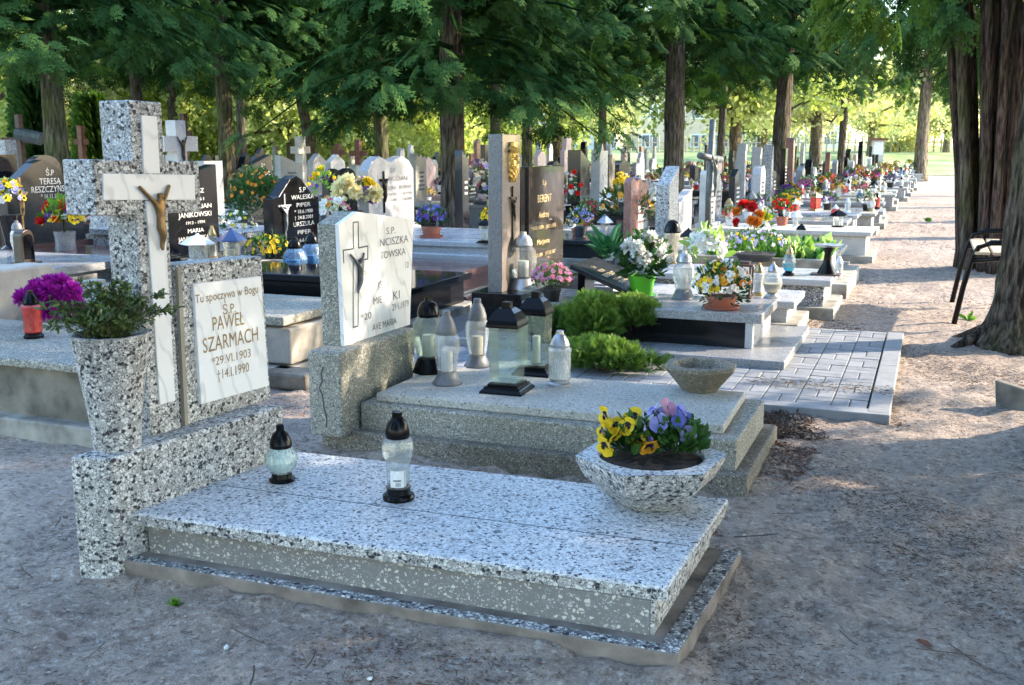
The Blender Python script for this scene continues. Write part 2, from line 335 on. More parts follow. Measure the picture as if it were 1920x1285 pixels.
# scatter a template (V k*3, F m*4) with frames
def scatter(name, TV, TF, P, X, Nn, S, tint=None, extra=None):
    P = np.asarray(P, float); n = len(P); X = np.asarray(X, float); Nn = np.asarray(Nn, float)
    X = X / (np.linalg.norm(X, axis=1, keepdims=True) + 1e-9); Y = np.cross(Nn, X); Y /= (np.linalg.norm(Y, axis=1, keepdims=True) + 1e-9); Z = np.cross(X, Y)
    S = np.broadcast_to(np.asarray(S, float).reshape(-1, 1, 1), (n, 1, 1)) if np.ndim(S) <= 1 else S
    W = TV[None, :, 0:1] * X[:, None] + TV[None, :, 1:2] * Y[:, None] + TV[None, :, 2:3] * Z[:, None]
    V = (P[:, None] + W * S).reshape(-1, 3)
    k = len(TV); Fs = (TF[None] + (np.arange(n) * k)[:, None, None]).reshape(-1)
    m = len(TF) * n; w = TF.shape[1]
    nb_ = m
    if extra is not None:                      # quads of a second material (twigs in a crown)
        Fs = np.concatenate([Fs, (np.array([f for f in extra.f if len(f) == 4]) + len(V)).reshape(-1)]); V = np.concatenate([V, np.array(extra.v, float)]); m = len(Fs) // 4
    me = bpy.data.meshes.new(name); me.vertices.add(len(V)); me.vertices.foreach_set('co', V.ravel().astype(np.float32))
    me.loops.add(len(Fs)); me.loops.foreach_set('vertex_index', Fs.astype(np.int32))
    me.polygons.add(m); me.polygons.foreach_set('loop_start', np.arange(0, m * w, w, dtype=np.int32))
    me.update(calc_edges=True)
    if tint is None: tint = nrg.random(n)
    at_ = me.attributes.new('tint', 'FLOAT', 'FACE'); at_.data.foreach_set('value', np.concatenate([np.repeat(np.clip(tint, 0, 1), len(TF)), np.zeros(m - nb_)]).astype(np.float32))
    if m > nb_: me.polygons.foreach_set('material_index', np.concatenate([np.zeros(nb_), np.ones(m - nb_)]).astype(np.int32))
    return me
def unit(n):
    v = nrg.normal(size=(n, 3)); return v / np.linalg.norm(v, axis=1, keepdims=True)
def t_spray(nb=6, w=.030, sub=3, seed=3):
    V, Fq = [], []; g = random.Random(seed)
    def blade(p, d, l, wd):
        d = np.array(d) / np.linalg.norm(d); s = np.array([-d[1], d[0], 0]); p = np.array(p); b = len(V)
        V.extend([p, p + d * l * .6 + s * wd, p + d * l, p + d * l * .6 - s * wd]); Fq.append((b, b + 3, b + 2, b + 1))
    blade((0, 0, 0), (1, 0, 0), 1.0, w * .9)
    for i in range(nb):
        t = .05 + .80 * i / (nb - 1); l = (.52 * (1 - t) ** .8 + .16) * g.uniform(.75, 1.2)
        for sg in (-1, 1):
            a = math.radians(g.uniform(28, 44)); tt = t + (.06 if sg > 0 else 0); d = np.array((math.cos(a), sg * math.sin(a), 0)); p0 = np.array((tt, 0, 0)); blade(p0, d, l, w)
            for k in range(sub):
                u = .25 + .6 * k / max(1, sub - 1); ll = l * (.62 - .38 * u) * g.uniform(.8, 1.2); p1 = p0 + d * l * u
                for s2 in ((-1, 1) if k < 2 else (sg,)):
                    b = a * sg + s2 * math.radians(g.uniform(26, 40)); blade(p1, (math.cos(b), math.sin(b), 0), ll, w * .8)
    V = np.array(V, float); V[:, 2] = -.30 * V[:, 0] ** 2 - .45 * np.abs(V[:, 1]) ** 1.4
    return V, np.array(Fq)
SPRAY = t_spray(5, .040, 2); SPRAY_LO = t_spray(5, .050, 1); SPRAY_FINE = t_spray(5, .028, 1, 9)
LEAF = (np.array([(0, 0, 0), (.5, .24, .06), (1, 0, -.05), (.5, -.24, .06)], float), np.array([(0, 3, 2, 1)]))
LEAF2 = (np.array([(0, 0, 0), (.35, .22, .07), (.75, .17, .04), (1, 0, -.08), (.75, -.17, .04), (.35, -.22, .07), (.4, 0, -.01), (.75, 0, -.03)], float),
         np.array([(0, 6, 1, 1), (6, 7, 2, 1), (7, 3, 2, 2), (0, 5, 6, 6), (5, 4, 7, 6), (4, 3, 7, 7)]))
LEAF2 = (np.array([(0, 0, 0), (.38, .21, .05), (.8, .15, .02), (1, 0, -.1), (.8, -.15, .02), (.38, -.21, .05)], float), np.array([(0, 3, 2, 1), (0, 5, 4, 3)]))
_b = []
for i in range(5):
    t = i / 4; wd = .045 * (1 - t) ** .7 * (.6 + min(t * 4, .4)); _b += [(t, wd, -.35 * t * t), (t, -wd, -.35 * t * t)]
BLADE = (np.array(_b, float), np.array([(2 * i, 2 * i + 1, 2 * i + 3, 2 * i + 2) for i in range(4)]))
_lc = []
for i in range(7):                                    # a clump of small leaves seen from afar
    v = nrg.normal(size=3) * .42; a = unit(1)[0]; b = np.cross(a, unit(1)[0]); b /= np.linalg.norm(b)
    _lc += [v, v + a * .25 + b * .16, v + a * .5, v + a * .25 - b * .16]
CLUMP = (np.array(_lc), np.array([(4 * i, 4 * i + 1, 4 * i + 2, 4 * i + 3) for i in range(7)]))

# lettering: one flat mesh per inscription
_tc = {}
def glyphs(txt):
    if txt in _tc: return _tc[txt]
    cu = bpy.data.curves.new('tmp', 'FONT'); cu.body = txt; cu.size = 1.; cu.align_x = 'LEFT'; cu.resolution_u = 3
    o = bpy.data.objects.new('tmp', cu); COL.objects.link(o)
    me = bpy.data.meshes.new_from_object(o.evaluated_get(bpy.context.evaluated_depsgraph_get()))
    V = [tuple(v.co) for v in me.vertices]; Fs = [tuple(p.vertices) for p in me.polygons]
    bpy.data.objects.remove(o); bpy.data.curves.remove(cu); bpy.data.meshes.remove(me)
    if not V: V = [(0, 0, 0)]; Fs = []
    x0 = min(v[0] for v in V); x1 = max(v[0] for v in V); y0 = 0.; y1 = .72
    _tc[txt] = (V, Fs, x0, x1); return _tc[txt]
def letters(root_part, pl, lines, mat, d=.002, world=None, name='lettering'):
    """lines: (text, u_left, u_right, z_base, cap_height)"""
    mb = MB()
    for txt, u0, u1, z, h in lines:
        V, Fs, x0, x1 = glyphs(txt); k = (u1 - u0) / max(1e-6, x1 - x0); kz = h / .72
        dz = (0.)
        mb.add([pl.pt(u0 + (x - x0) * k, z + y * kz, d) for x, y, _ in V], Fs)
    me = bpy.data.meshes.new(name); me.from_pydata(mb.v, [], mb.f); me.update()
    return link(name, me, mat, root_part, world=world)
def letters_px(part, pl, rows, mat, d=.002, world=None):
    out = []
    for txt, x0, y0, x1, y1, hp in rows:              # baseline ends in photo pixels, cap height in pixels
        u0, z0 = pl.pick(x0, y0); u1, z1 = pl.pick(x1, y1); ut, zt = pl.pick(x0, y0 - hp)
        out.append((txt, u0, u1, (z0 + z1) / 2, zt - z0))
    return letters(part, pl, out, mat, d, world)
# ------------------------------------------------------------------ lanterns, flowers, figures
PROF = {   # unit radius / unit height profiles: base, glass, cap, candle ; segments, ribs, amp, twist
 'round':  ([(.80, 0), (.84, .03), (.66, .07), (.62, .15)], [(.60, .15), (.64, .18), (.92, .27), (1, .37), (.95, .47), (.72, .57), (.64, .61)],
            [(.68, .60), (.70, .66), (.64, .74), (.50, .83), (.27, .89), (.25, .90), (.25, .985), (.2, 1), (0, 1)], [(.45, .17), (.5, .42), (0, .42)], 48, 16, .022, 9.),
 'figure': ([(1, 0), (1.02, .03), (.98, .055), (.78, .07), (.76, .12), (.80, .14)], [(.72, .14), (.74, .3), (.78, .45), (.98, .53), (1.02, .60), (.95, .68), (.70, .715)],
            [(.74, .71), (.77, .75), (.76, .79), (.60, .88), (.36, .935), (.33, .94), (.33, 1), (.27, 1), (0, .985)], [(.5, .15), (.5, .34), (0, .34)], 24, 6, .07, 0.),
 'facet':  ([(.98, 0), (1, .02), (.80, .07), (.64, .14), (.62, .17)], [(.60, .17), (.66, .21), (.80, .42), (.86, .62), (.70, .685)],
            [(.70, .68), (.72, .73), (.70, .76), (.55, .86), (.34, .93), (.30, .94), (.30, 1), (.22, 1), (0, .99)], [(.42, .18), (.42, .45), (0, .45)], 8, 0, 0, 0.),
 'bulge':  ([(1, 0), (1, .02), (.86, .10), (.70, .19), (.66, .2)], [(.62, .2), (.72, .24), (.98, .45), (.92, .66), (.66, .75)],
            [(.72, .74), (.78, .78), (.72, .86), (.50, .93), (.28, .95), (.26, 1), (0, 1)], [(.45, .22), (.45, .5), (0, .5)], 6, 0, 0, 0.),
 'square': ([(1.30, 0), (1.30, .02), (1.16, .045), (1.12, .05), (1.06, .075), (.92, .08), (.92, .10)], [(.80, .12), (.84, .4), (.86, .74)],
            [(.96, .73), (.99, .745), (.98, .765), (.90, .81), (.66, .89), (.40, .935), (.27, .94), (.25, 1), (.2, 1), (0, .99)], [(.30, .13), (.30, .46), (0, .46)], 4, 0, 0, 0.),
 'ribbed': ([(.9, 0), (.92, .02), (.86, .05)], [(.86, .05), (.84, .10), (.72, .24), (.74, .40), (.92, .66), (.90, .71)],
            [(.92, .70), (.98, .73), (.92, .80), (.80, .88), (.55, .96), (.25, .995), (0, 1)], [(.5, .06), (.5, .3), (0, .3)], 60, 20, .035, 0.),
 'egg':    ([(.86, 0), (.88, .05), (.60, .09), (.52, .14)], [(.50, .14), (.72, .20), (.98, .34), (1, .44), (.90, .56), (.64, .68), (.56, .72)],
            [(.58, .71), (.58, .76), (.46, .85), (.22, .93), (.16, .94), (.14, 1), (0, 1)], [(.70, .17), (.90, .30), (.92, .40), (0, .40)], 32, 0, 0, 0.),
 'globe': ([(.78, 0), (.8, .02), (.62, .10), (.55, .20)], [(.55, .20), (.60, .22), (.93, .33), (1, .46), (.93, .58), (.68, .69), (.52, .74)],
            [(.56, .73), (.58, .78), (.52, .86), (.34, .94), (.22, .95), (.2, 1), (0, 1)], [(.4, .22), (.4, .45), (0, .45)], 40, 14, .03, 8.),
 'slim':   ([(1, 0), (1, .05), (.84, .08), (.84, .11)], [(.84, .11), (.92, .14), (.92, .60), (.98, .66), (.80, .71)],
            [(.80, .70), (.82, .75), (.66, .84), (.40, .93), (.34, .94), (.32, 1), (0, 1)], [(.6, .12), (.6, .45), (0, .45)], 20, 10, .025, 0.),
 'house':  ([(1.0, 0), (1.0, .03), (.86, .04), (.86, .09)], [(.74, .09), (.76, .60)],
            [(.80, .60), (1.42, .62), (1.40, .65), (1.0, .76), (.62, .86), (.30, .93), (.16, .95), (.12, 1), (0, 1)], [(.34, .1), (.34, .36), (0, .36)], 6, 0, 0, 0.),
}
G_CLEAR = glass('glass_clear', (.93, .96, .95), .09, .03); G_GREEN = glass('glass_greenish', (.84, .94, .88), .07, .03); G_MILK = glass('glass_milky', (.92, .94, .94), .38, .1)
G_BLUE = glass('glass_blue', (.25, .48, .78), .28, .05); G_RIB = glass('glass_ribbed', (.92, .95, .95), .17, .04, 14); G_RED = glass('glass_red', (.85, .05, .03), .35); G_AMB = glass('glass_smoky', (.72, .66, .52), .42, .15); G_DUST = glass('glass_dusty', (.86, .9, .9), .34, .1)
_lp = {}
def lantern(name, label, loc, r, h, kind, cap, gl, base=None, wax='wax_white', rotz=0., group=None, cat='grave lantern'):
    base = base or cap; key = (kind, cap, gl.name, base, wax)
    root = thing(name, label, cat, loc, rotz, group); root.scale = (r, r, h)
    if key not in _lp:
        pb, pg, pc, pw, n, ribs, amp, tw = PROF[kind]; rot = PI / n; sc = 1 / math.cos(PI / n) if n <= 8 else 1.
        def lt(p, nn=n, rb=0, am=0, t=0): return MB().lathe([(a * sc, b) for a, b in p], nn, rot=rot, ribs=rb, amp=am, twist=t, jit=0)
        me = {}
        me['base'] = (lt(pb, max(n if n <= 8 else 24, n if n <= 8 else 24)).mesh('lantern_base'), base)
        me['glass'] = (lt(pg, n, ribs, amp, tw).mesh('lantern_glass'), gl)
        cpn = n if n in (4,) or kind == 'house' else 24
        c = MB().lathe([(a * (sc if cpn == n else 1.), b) for a, b in pc], cpn, rot=rot); me['cap'] = (c.mesh('lantern_cap'), cap)
        if wax: me['candle'] = (MB().lathe(pw, 16).mesh('lantern_candle'), wax)
        _lp[key] = (me, n > 8)
    me, sm = _lp[key]
    for nm, (m, mt) in me.items():
        o = link(nm, m, mt, root)
        if sm or (nm in ('cap', 'base') and kind not in ('square', 'house')) or nm == 'candle':
            if not m.get('s'): smooth_angle(o, 50); m['s'] = 1
    return root

def fan_petal(mb, ang, l, w, cup, mi, r0=.04, n=7, droop=0.):
    ca, sa = math.cos(ang), math.sin(ang); pts = []
    for i in range(n):
        t = -1 + 2 * i / (n - 1); a = t * 1.25
        x = l * (.42 + .58 * math.cos(a * .95)); y = w * math.sin(a * 1.1); z = cup * (x / l) ** 2 + .06 * l * math.cos(3 * t) - droop * x * x
        pts.append((x * ca - y * sa, x * sa + y * ca, z))
    c = (r0 * ca, r0 * sa, 0); mid = [((p[0] + c[0]) * .5, (p[1] + c[1]) * .5, p[2] * .35) for p in pts]
    b = len(mb.v); mb.v += [c] + mid + pts
    for i in range(n - 1):
        mb.f += [(b, b + 1 + i, b + 2 + i), (b + 1 + i, b + 1 + n + i, b + 2 + n + i, b + 2 + i)]; mb.mi += [mi[0], mi[1]]
_bl = {}
def blossom(kind, c1, c2=None):
    k = (kind, c1, c2)
    if k in _bl: return _bl[k]
    mb = MB(); mats = [P_(c1), P_(c2 or c1)]
    if kind == 'pansy':                       # faces +z; two back petals, two side petals, one lip
        blo = (1, 0) if c2 else (0, 0)
        for a, l, w, cu, m in ((1.05, .95, .55, .12, (0, 0)), (2.1, .95, .55, .10, (0, 0)), (.05, .85, .48, .2, blo), (3.1, .85, .48, .2, blo), (-1.57, .95, .66, .16, blo)):
            b0 = len(mb.v); fan_petal(mb, a, l, w, cu, m)
            if a in (1.05, 2.1): mb.v[b0:] = [(x, y, z - .07) for x, y, z in mb.v[b0:]]
    elif kind == 'star':
        for i in range(6): fan_petal(mb, i * PI / 3, 1, .36, .25, (0, 0), n=5)
        mb.cur = 1; mb.lathe([(.2, .02), (.24, .3), (.16, .34), (0, .3)], 8)
    elif kind == 'tulip':
        for i in range(6): fan_petal(mb, i * PI / 3, .62, .45, 1.3, (0, 0), n=5)
    if kind in ('mum', 'carn'):
        n = 80 if kind == 'mum' else 190
        v = unit(n); v[:, 2] = np.abs(v[:, 2]) * 1.1 - .15; nn = np.cross(v, unit(n))
        me = scatter('flower', np.array([(0, 0, 0), (.7, .24 if kind == 'mum' else .12, .04), (1, 0, .16), (.7, -.24 if kind == 'mum' else -.12, .04)]) * .95, np.array([(0, 3, 2, 1)]), v * .12, v, np.cross(v, np.cross(v, np.array([[0, 0, 1.]]))) + unit(n) * .4, .75 + .3 * nrg.random(n))
    else: me = mb.mesh('flower')
    _bl[k] = (me, mats); return _bl[k]
def rot_to(n, spin=0.):
    n = Vector(n).normalized(); return (n.to_track_quat('Z', 'Y') @ Matrix.Rotation(spin, 3, 'Z').to_quaternion()).to_euler()
def foliage(n, rx, rz, cz, size, tpl=LEAF2, low=-.2, up=.5, hollow=.45, ry=None, spiky=0.):
    v = unit(n); v[:, 2] = np.where(v[:, 2] < low, -v[:, 2], v[:, 2]); q = (hollow + (1 - hollow) * nrg.random((n, 1)) ** .6)
    P = v * q * np.array([rx, ry or rx, rz]) + np.array([0, 0, cz]); X = v * .8 + unit(n) * .5 + np.array([0, 0, up]); Nn = v + unit(n) * .6 + np.array([0, 0, .6])
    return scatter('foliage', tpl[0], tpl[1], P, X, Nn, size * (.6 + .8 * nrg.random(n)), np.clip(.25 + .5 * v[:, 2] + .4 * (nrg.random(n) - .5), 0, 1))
def pot_prof(r, h, rim=.12): return [(r * .74, 0), (r * .78, h * .06), (r * .94, h * .78), (r * 1.0, h * .78), (r * 1.02, h), (r * .92, h), (r * .90, h * .88)]
def plant(root, at_z, rx, rz, nleaf, lsize, lmat, blooms, ry=None, single=True, cz=None, tpl=LEAF2, low=-.15, tilt=.25, up=.5, hollow=.45, part='foliage', bmin=.05, parent=None):
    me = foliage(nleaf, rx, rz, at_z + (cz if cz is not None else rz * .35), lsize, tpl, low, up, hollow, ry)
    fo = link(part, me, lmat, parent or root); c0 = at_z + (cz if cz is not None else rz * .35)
    for kind, c1, c2, cnt, size in blooms:
        bm_, mats = blossom(kind, c1, c2)
        if single:
            for i in range(cnt):
                while True:
                    v = unit(1)[0]
                    if v[2] > bmin - .1: break
                o = link('blossom', bm_, mats, fo if parent is not None else root)
                q = .92 + .16 * rnd.random(); o.location = (v[0] * rx * q, v[1] * (ry or rx) * q, c0 + v[2] * rz * q)
                o.rotation_euler = rot_to((v[0] + rnd.uniform(-.4, .4) , v[1] + rnd.uniform(-.4, .4) - .25, v[2] * .7 + tilt), rnd.uniform(-.6, .6) + PI)
                s = size * rnd.uniform(.8, 1.15); o.scale = (s, s, s)
        else:
            V = np.array([v.co for v in bm_.vertices]); 
            quads = [tuple(p.vertices) for p in bm_.polygons if len(p.vertices) == 4]; tris = [tuple(p.vertices) for p in bm_.polygons if len(p.vertices) == 3]
            Fq = np.array(quads if quads else [(0, 1, 2, 3)])
            v = unit(cnt); v[:, 2] = np.where(v[:, 2] < bmin - .1, -v[:, 2], v[:, 2]); rr_ = .92 + .16 * nrg.random((cnt, 1))
            Pp = v * rr_ * np.array([rx, ry or rx, rz]) + np.array([0, 0, c0]); Z = v + np.array([0, -.25, tilt]) + unit(cnt) * .35
            X = np.cross(Z, unit(cnt)); bl = scatter('flowers', V, Fq, Pp, X, Z, size * (.8 + .35 * nrg.random(cnt)))
            tag(link('flower_head', bl, mats[0], root), kind='stuff')
    return fo
def potted(name, label, loc, r, h, pmat, rx, rz, nleaf, lsize, lmat, blooms, group=None, saucer=False, single=True, rotz=0., cat='flower pot', seg=28, **kw):
    root = thing(name, label, cat, loc, rotz, group)
    mb = MB().lathe(pot_prof(r, h), seg, rot=PI / seg); o = mb.build('pot', pmat, root); smooth_angle(o, 45)
    if saucer: smooth_angle(MB().lathe([(r * .9, -.001), (r * 1.12, .004), (r * 1.2, .022), (r * 1.15, .024), (r * 1.05, .01), (r * .7, .009)], seg).build('saucer', saucer if isinstance(saucer, str) else pmat, root), 45)
    MB().lathe([(r * .91, h * .9), (0, h * .93)], seg).build('soil', 'soil', root)
    plant(root, h * .9, rx, rz, nleaf, lsize, lmat, blooms, single=single, **kw)
    return root

def skin_figure(name, verts, edges, radii, mat, parent, sub=2, world=None):
    me = bpy.data.meshes.new(name); me.from_pydata(verts, edges, []); o = bpy.data.objects.new(name, me); COL.objects.link(o)
    o.modifiers.new('Skin', 'SKIN'); s = o.modifiers.new('Sub', 'SUBSURF'); s.levels = s.render_levels = sub
    for v, r in zip(me.skin_vertices[0].data, radii): v.radius = (r, r) if not isinstance(r, tuple) else r
    me.skin_vertices[0].data[0].use_root = True
    bpy.context.view_layer.update()
    ev = bpy.data.meshes.new_from_object(o.evaluated_get(bpy.context.evaluated_depsgraph_get()))
    bpy.data.objects.remove(o); bpy.data.meshes.remove(me); ev.name = name
    return link(name, ev, mat, parent, True, world=world)
def corpus(parent, pl, J, mat, world=None, s=1.):
    """crucified figure; J gives (u, z) of: handL handR head feet"""
    hl, hr, hd, ft = J; Ht = hd[1] - ft[1]; k = Ht
    sh = (hd[0] * .7 + (hl[0] + hr[0]) * .15, hd[1] - .17 * k); wa = (sh[0] + .02 * k, hd[1] - .40 * k); hp = (wa[0], hd[1] - .52 * k); kn = ((hp[0] + ft[0]) / 2 + .03 * k, hd[1] - .75 * k)
    def lerp(a, b, t): return (a[0] + (b[0] - a[0]) * t, a[1] + (b[1] - a[1]) * t)
    sl = (sh[0] - .09 * k, sh[1] + .02 * k); sr = (sh[0] + .09 * k, sh[1] + .02 * k)
    pts = [(hp, .055, .072), (wa, .06, .066), (sh, .065, .085), (lerp(sh, hd, .45), .07, .036), (hd, .08, .066), ((hd[0], hd[1] + .05 * k), .075, .055),
           (sl, .06, .045), (lerp(sl, hl, .5), .045, .033), (hl, .03, .03), (sr, .06, .045), (lerp(sr, hr, .5), .045, .033), (hr, .03, .03),
           ((hp[0] - .01 * k, hp[1] - .10 * k), .055, .078), (kn, .065, .056), (lerp(kn, ft, .6), .045, .038), (ft, .05, .032), ((ft[0], ft[1] - .035 * k), .07, .02)]
    V = [tuple(pl.pt(p[0], p[1], d * k)) for p, d, r in pts]; R = [r * k * s for p, d, r in pts]
    E_ = [(0, 1), (1, 2), (2, 3), (3, 4), (4, 5), (2, 6), (6, 7), (7, 8), (2, 9), (9, 10), (10, 11), (0, 12), (12, 13), (13, 14), (14, 15), (15, 16)]
    return skin_figure('crucified_figure', V, E_, R, mat, parent, 1, world)
def bar_cross(parent, pl, u, z0, z1, za, half, w, mat, d0=.0, d1=.012, world=None, name='cross'):
    mb = MB(); h = w / 2
    mb.prism(pl, [(u - h, z0), (u + h, z0), (u + h, za - h), (u + half, za - h), (u + half, za + h), (u + h, za + h), (u + h, z1), (u - h, z1), (u - h, za + h), (u - half, za + h), (u - half, za - h), (u - h, za - h)], d1, d0)
    return mb.build(name, mat, parent, world=world)
# ================================================================== FRONT GRAVE: black and white terrazzo with a stone cross
o1 = Vector((-1.7, 3.2, 0))
G1 = thing('terrazzo_grave', 'black and white terrazzo grave with big stone cross and marble tablet, nearest the camera', 'grave', o1)
W1 = G1.location
zl = .048
led = [at(217, 1083, .0), at(1270, 1258, 0), at(1391, 1034, zl), None]; led[3] = led[0] + (led[2] - led[1])
MB().quadbox([(-2.60, 2.74), (led[1].x, led[1].y + .005), (led[2].x, led[2].y), (-2.55, led[2].y - .03)], -.05, zl).build('ledge', 'dirt_concrete', G1, bevel=.006, world=W1)
# polished rim of the ledge, proud of the rough concrete
rim = MB()
def strip(a, b, w, z):
    a = Vector(a); b = Vector(b); d = (b - a).normalized(); n = Vector((-d.y, d.x)) * w
    rim.quadbox([a, b, b + n, a + n], z - .02, z + .002)
A_, B_, C_ = Vector((-2.60, 2.745)), Vector((led[1].x - .003, led[1].y + .009)), Vector((led[2].x - .003, led[2].y - .003))
strip(A_, B_, .045, zl); rim.cur = 0
strip(B_ + Vector((0, .046)), C_, .060, zl)
rim.build('ledge_rim', 'terrazzo_dark', G1, bevel=.003, world=W1)
zb = .160; zs = .208
MB().quadbox([(-2.56, 2.835), (-.702, 2.87), (-.69, 3.66), (-2.54, 3.62)], zl - .01, zb).build('box', 'terrazzo_rough', G1, bevel=.004, world=W1)
MB().quadbox([(-.7015, 2.871), (-.690, 2.872), (-.677, 3.655), (-.689, 3.655)], zl, zb - .001).build('end_panel', 'terrazzo_coarse', G1, bevel=.002, world=W1)
sl = [at(229, 958, zs), at(1251, 1102, zs), at(1366, 935, zs), None]; sl[3] = sl[0] + (sl[2] - sl[1]); sl[3].x += .03
slab1 = MB().quadbox(sl, zb, zs).build('cover_slab', 'terrazzo_polished', G1, bevel=.009, world=W1)
# hairline joint along the slab and its unpolished edge band
mid0 = sl[0].lerp(sl[3], .42); mid1 = sl[1].lerp(sl[2], .40)
MB().quadbox([mid0 + Vector((.02, 0, 0)), mid1 - Vector((.02, 0, 0)), mid1 + Vector((-.02, .0035, 0)), mid0 + Vector((.02, .0035, 0))], zs - .002, zs + .0008).build('slab_joint', 'letter_dark', slab1)
e = MB()
def band(a, b, out):
    a = Vector(a[:2]); b = Vector(b[:2]); d = (b - a).normalized(); n = Vector((d.y, -d.x)) * out
    e.quadbox([a + d * .012, b - d * .012, b - d * .012 + n, a + d * .012 + n][::1], zb + .003, zs - .010)
band(sl[0], sl[1], .0025); band(sl[1], sl[2], .0025)
e.build('slab_edge', 'terrazzo_coarse', slab1)
zp = .432
pf0, pf1 = at(207, 860, zp), at(531, 760, zp); pb0 = at(130, 856, zp); off = pb0 - pf0; pb1 = pf1 + off
plinth = MB().quadbox([pb0, pf0, pf1, pb1], -.05, zp).build('plinth', 'terrazzo_coarse', G1, bevel=.010, world=W1)
PL1 = Plane(at(345, 800, zp), 6.5)
crossmb = MB()
cp = [(282, 823), (342, 802), (313, 403), (377, 397), (374, 307), (309, 304), (303, 193), (242, 187), (250, 296), (174, 296), (180, 403), (256, 403)]
cross_o = [PL1.pick(*p) for p in cp]
# true up the outline: shared columns and rows
def avg(*i): return sum(i) / len(i)
c = cross_o
us0, us1 = avg(c[0][0], c[11][0], c[8][0], c[7][0]), avg(c[1][0], c[2][0], c[5][0], c[6][0])
ua0, ua1 = avg(c[9][0], c[10][0]), avg(c[3][0], c[4][0]); zt = avg(c[6][1], c[7][1])
zaT = avg(c[4][1], c[5][1], c[8][1], c[9][1]); zaB = avg(c[2][1], c[3][1], c[10][1], c[11][1])
tl = .030    # the cross leans a touch to the far side
def T(u, z): return (u + tl * (z - 1.0) * .0, z - tl * (u - (us0 + us1) / 2) * .8)
poly = [T(us0, zp - .004), T(us1, zp - .004), T(us1, zaB), T(ua1, zaB), T(ua1, zaT), T(us1, zaT), T(us1, zt), T(us0, zt), T(us0, zaT), T(ua0, zaT), T(ua0, zaB), T(us0, zaB)]
CT = .155
cross = crossmb.prism(PL1, poly, 0, -CT).build('stone_cross', 'terrazzo_coarse', G1, bevel=.006, world=W1)
def rect_px(pl, x0, y0, x1, y1, x2, y2, x3, y3):
    q = [pl.pick(x0, y0), pl.pick(x1, y1), pl.pick(x2, y2), pl.pick(x3, y3)]; return q
mi = MB()
mi.prism(PL1, rect_px(PL1, 192, 375.5, 364, 375, 363, 328, 191, 326), .007, -.004)
q = rect_px(PL1, 268, 326, 298, 326, 292, 219, 263, 216.5); mi.prism(PL1, [(a, b + .0006) for a, b in q], .007, -.004)
mi.prism(PL1, rect_px(PL1, 298, 759, 327, 751, 304.5, 377, 272, 377), .007, -.004)
mi.build('marble_inlay', 'marble_warm', cross, bevel=.002)
PLc = Plane(PL1.pt(0, 1, .008), 6.5)
corpus(cross, PLc, [PL1.pick(255, 349), PL1.pick(313, 346), PL1.pick(293, 366), PL1.pick(298.5, 466)], 'bronze', None, 1.18)
# tablet beside the cross
TB = Plane(PL1.pt(0, zp, -.012), 6.5)
tq = [TB.pick(344, 801), TB.pick(509, 760), TB.pick(491, 481), TB.pick(329, 497)]
tq[0] = (tq[0][0], zp - .003); tq[1] = (tq[1][0], zp - .003)
tab = MB().prism(TB, tq, 0, -.11).build('tablet', 'terrazzo_coarse', G1, bevel=.006, world=W1)
MB().prism(TB, [(tq[0][0] - .0, zp), (tq[0][0] + .018, zp), (tq[3][0] + .018, tq[3][1] - .015), (tq[3][0], tq[3][1] - .015)], .010, -.01).build('mortar_joint', 'putty', tab)
pq = rect_px(TB, 373, 758, 500, 723, 485, 518, 358, 533)
MB().prism(TB, pq, .014, -.005).build('marble_plaque', 'marble_white', tab, bevel=.003)
TL = Plane(TB.pt(0, 1, .0145), 6.5)
letters_px(tab, TL, [('Tu spoczywa w Bogu', 366, 567, 484, 551, 17), ('Ś.P.', 418, 590, 442, 586, 19), ('PAWEŁ', 399, 621, 458, 608, 27),
    ('SZARMACH', 381, 662, 484, 639, 29), ('*29.VI.1903', 397, 687, 470, 669, 17), ('†14.I.1990', 407, 711, 467, 698, 19)], 'gold_paint', .001)

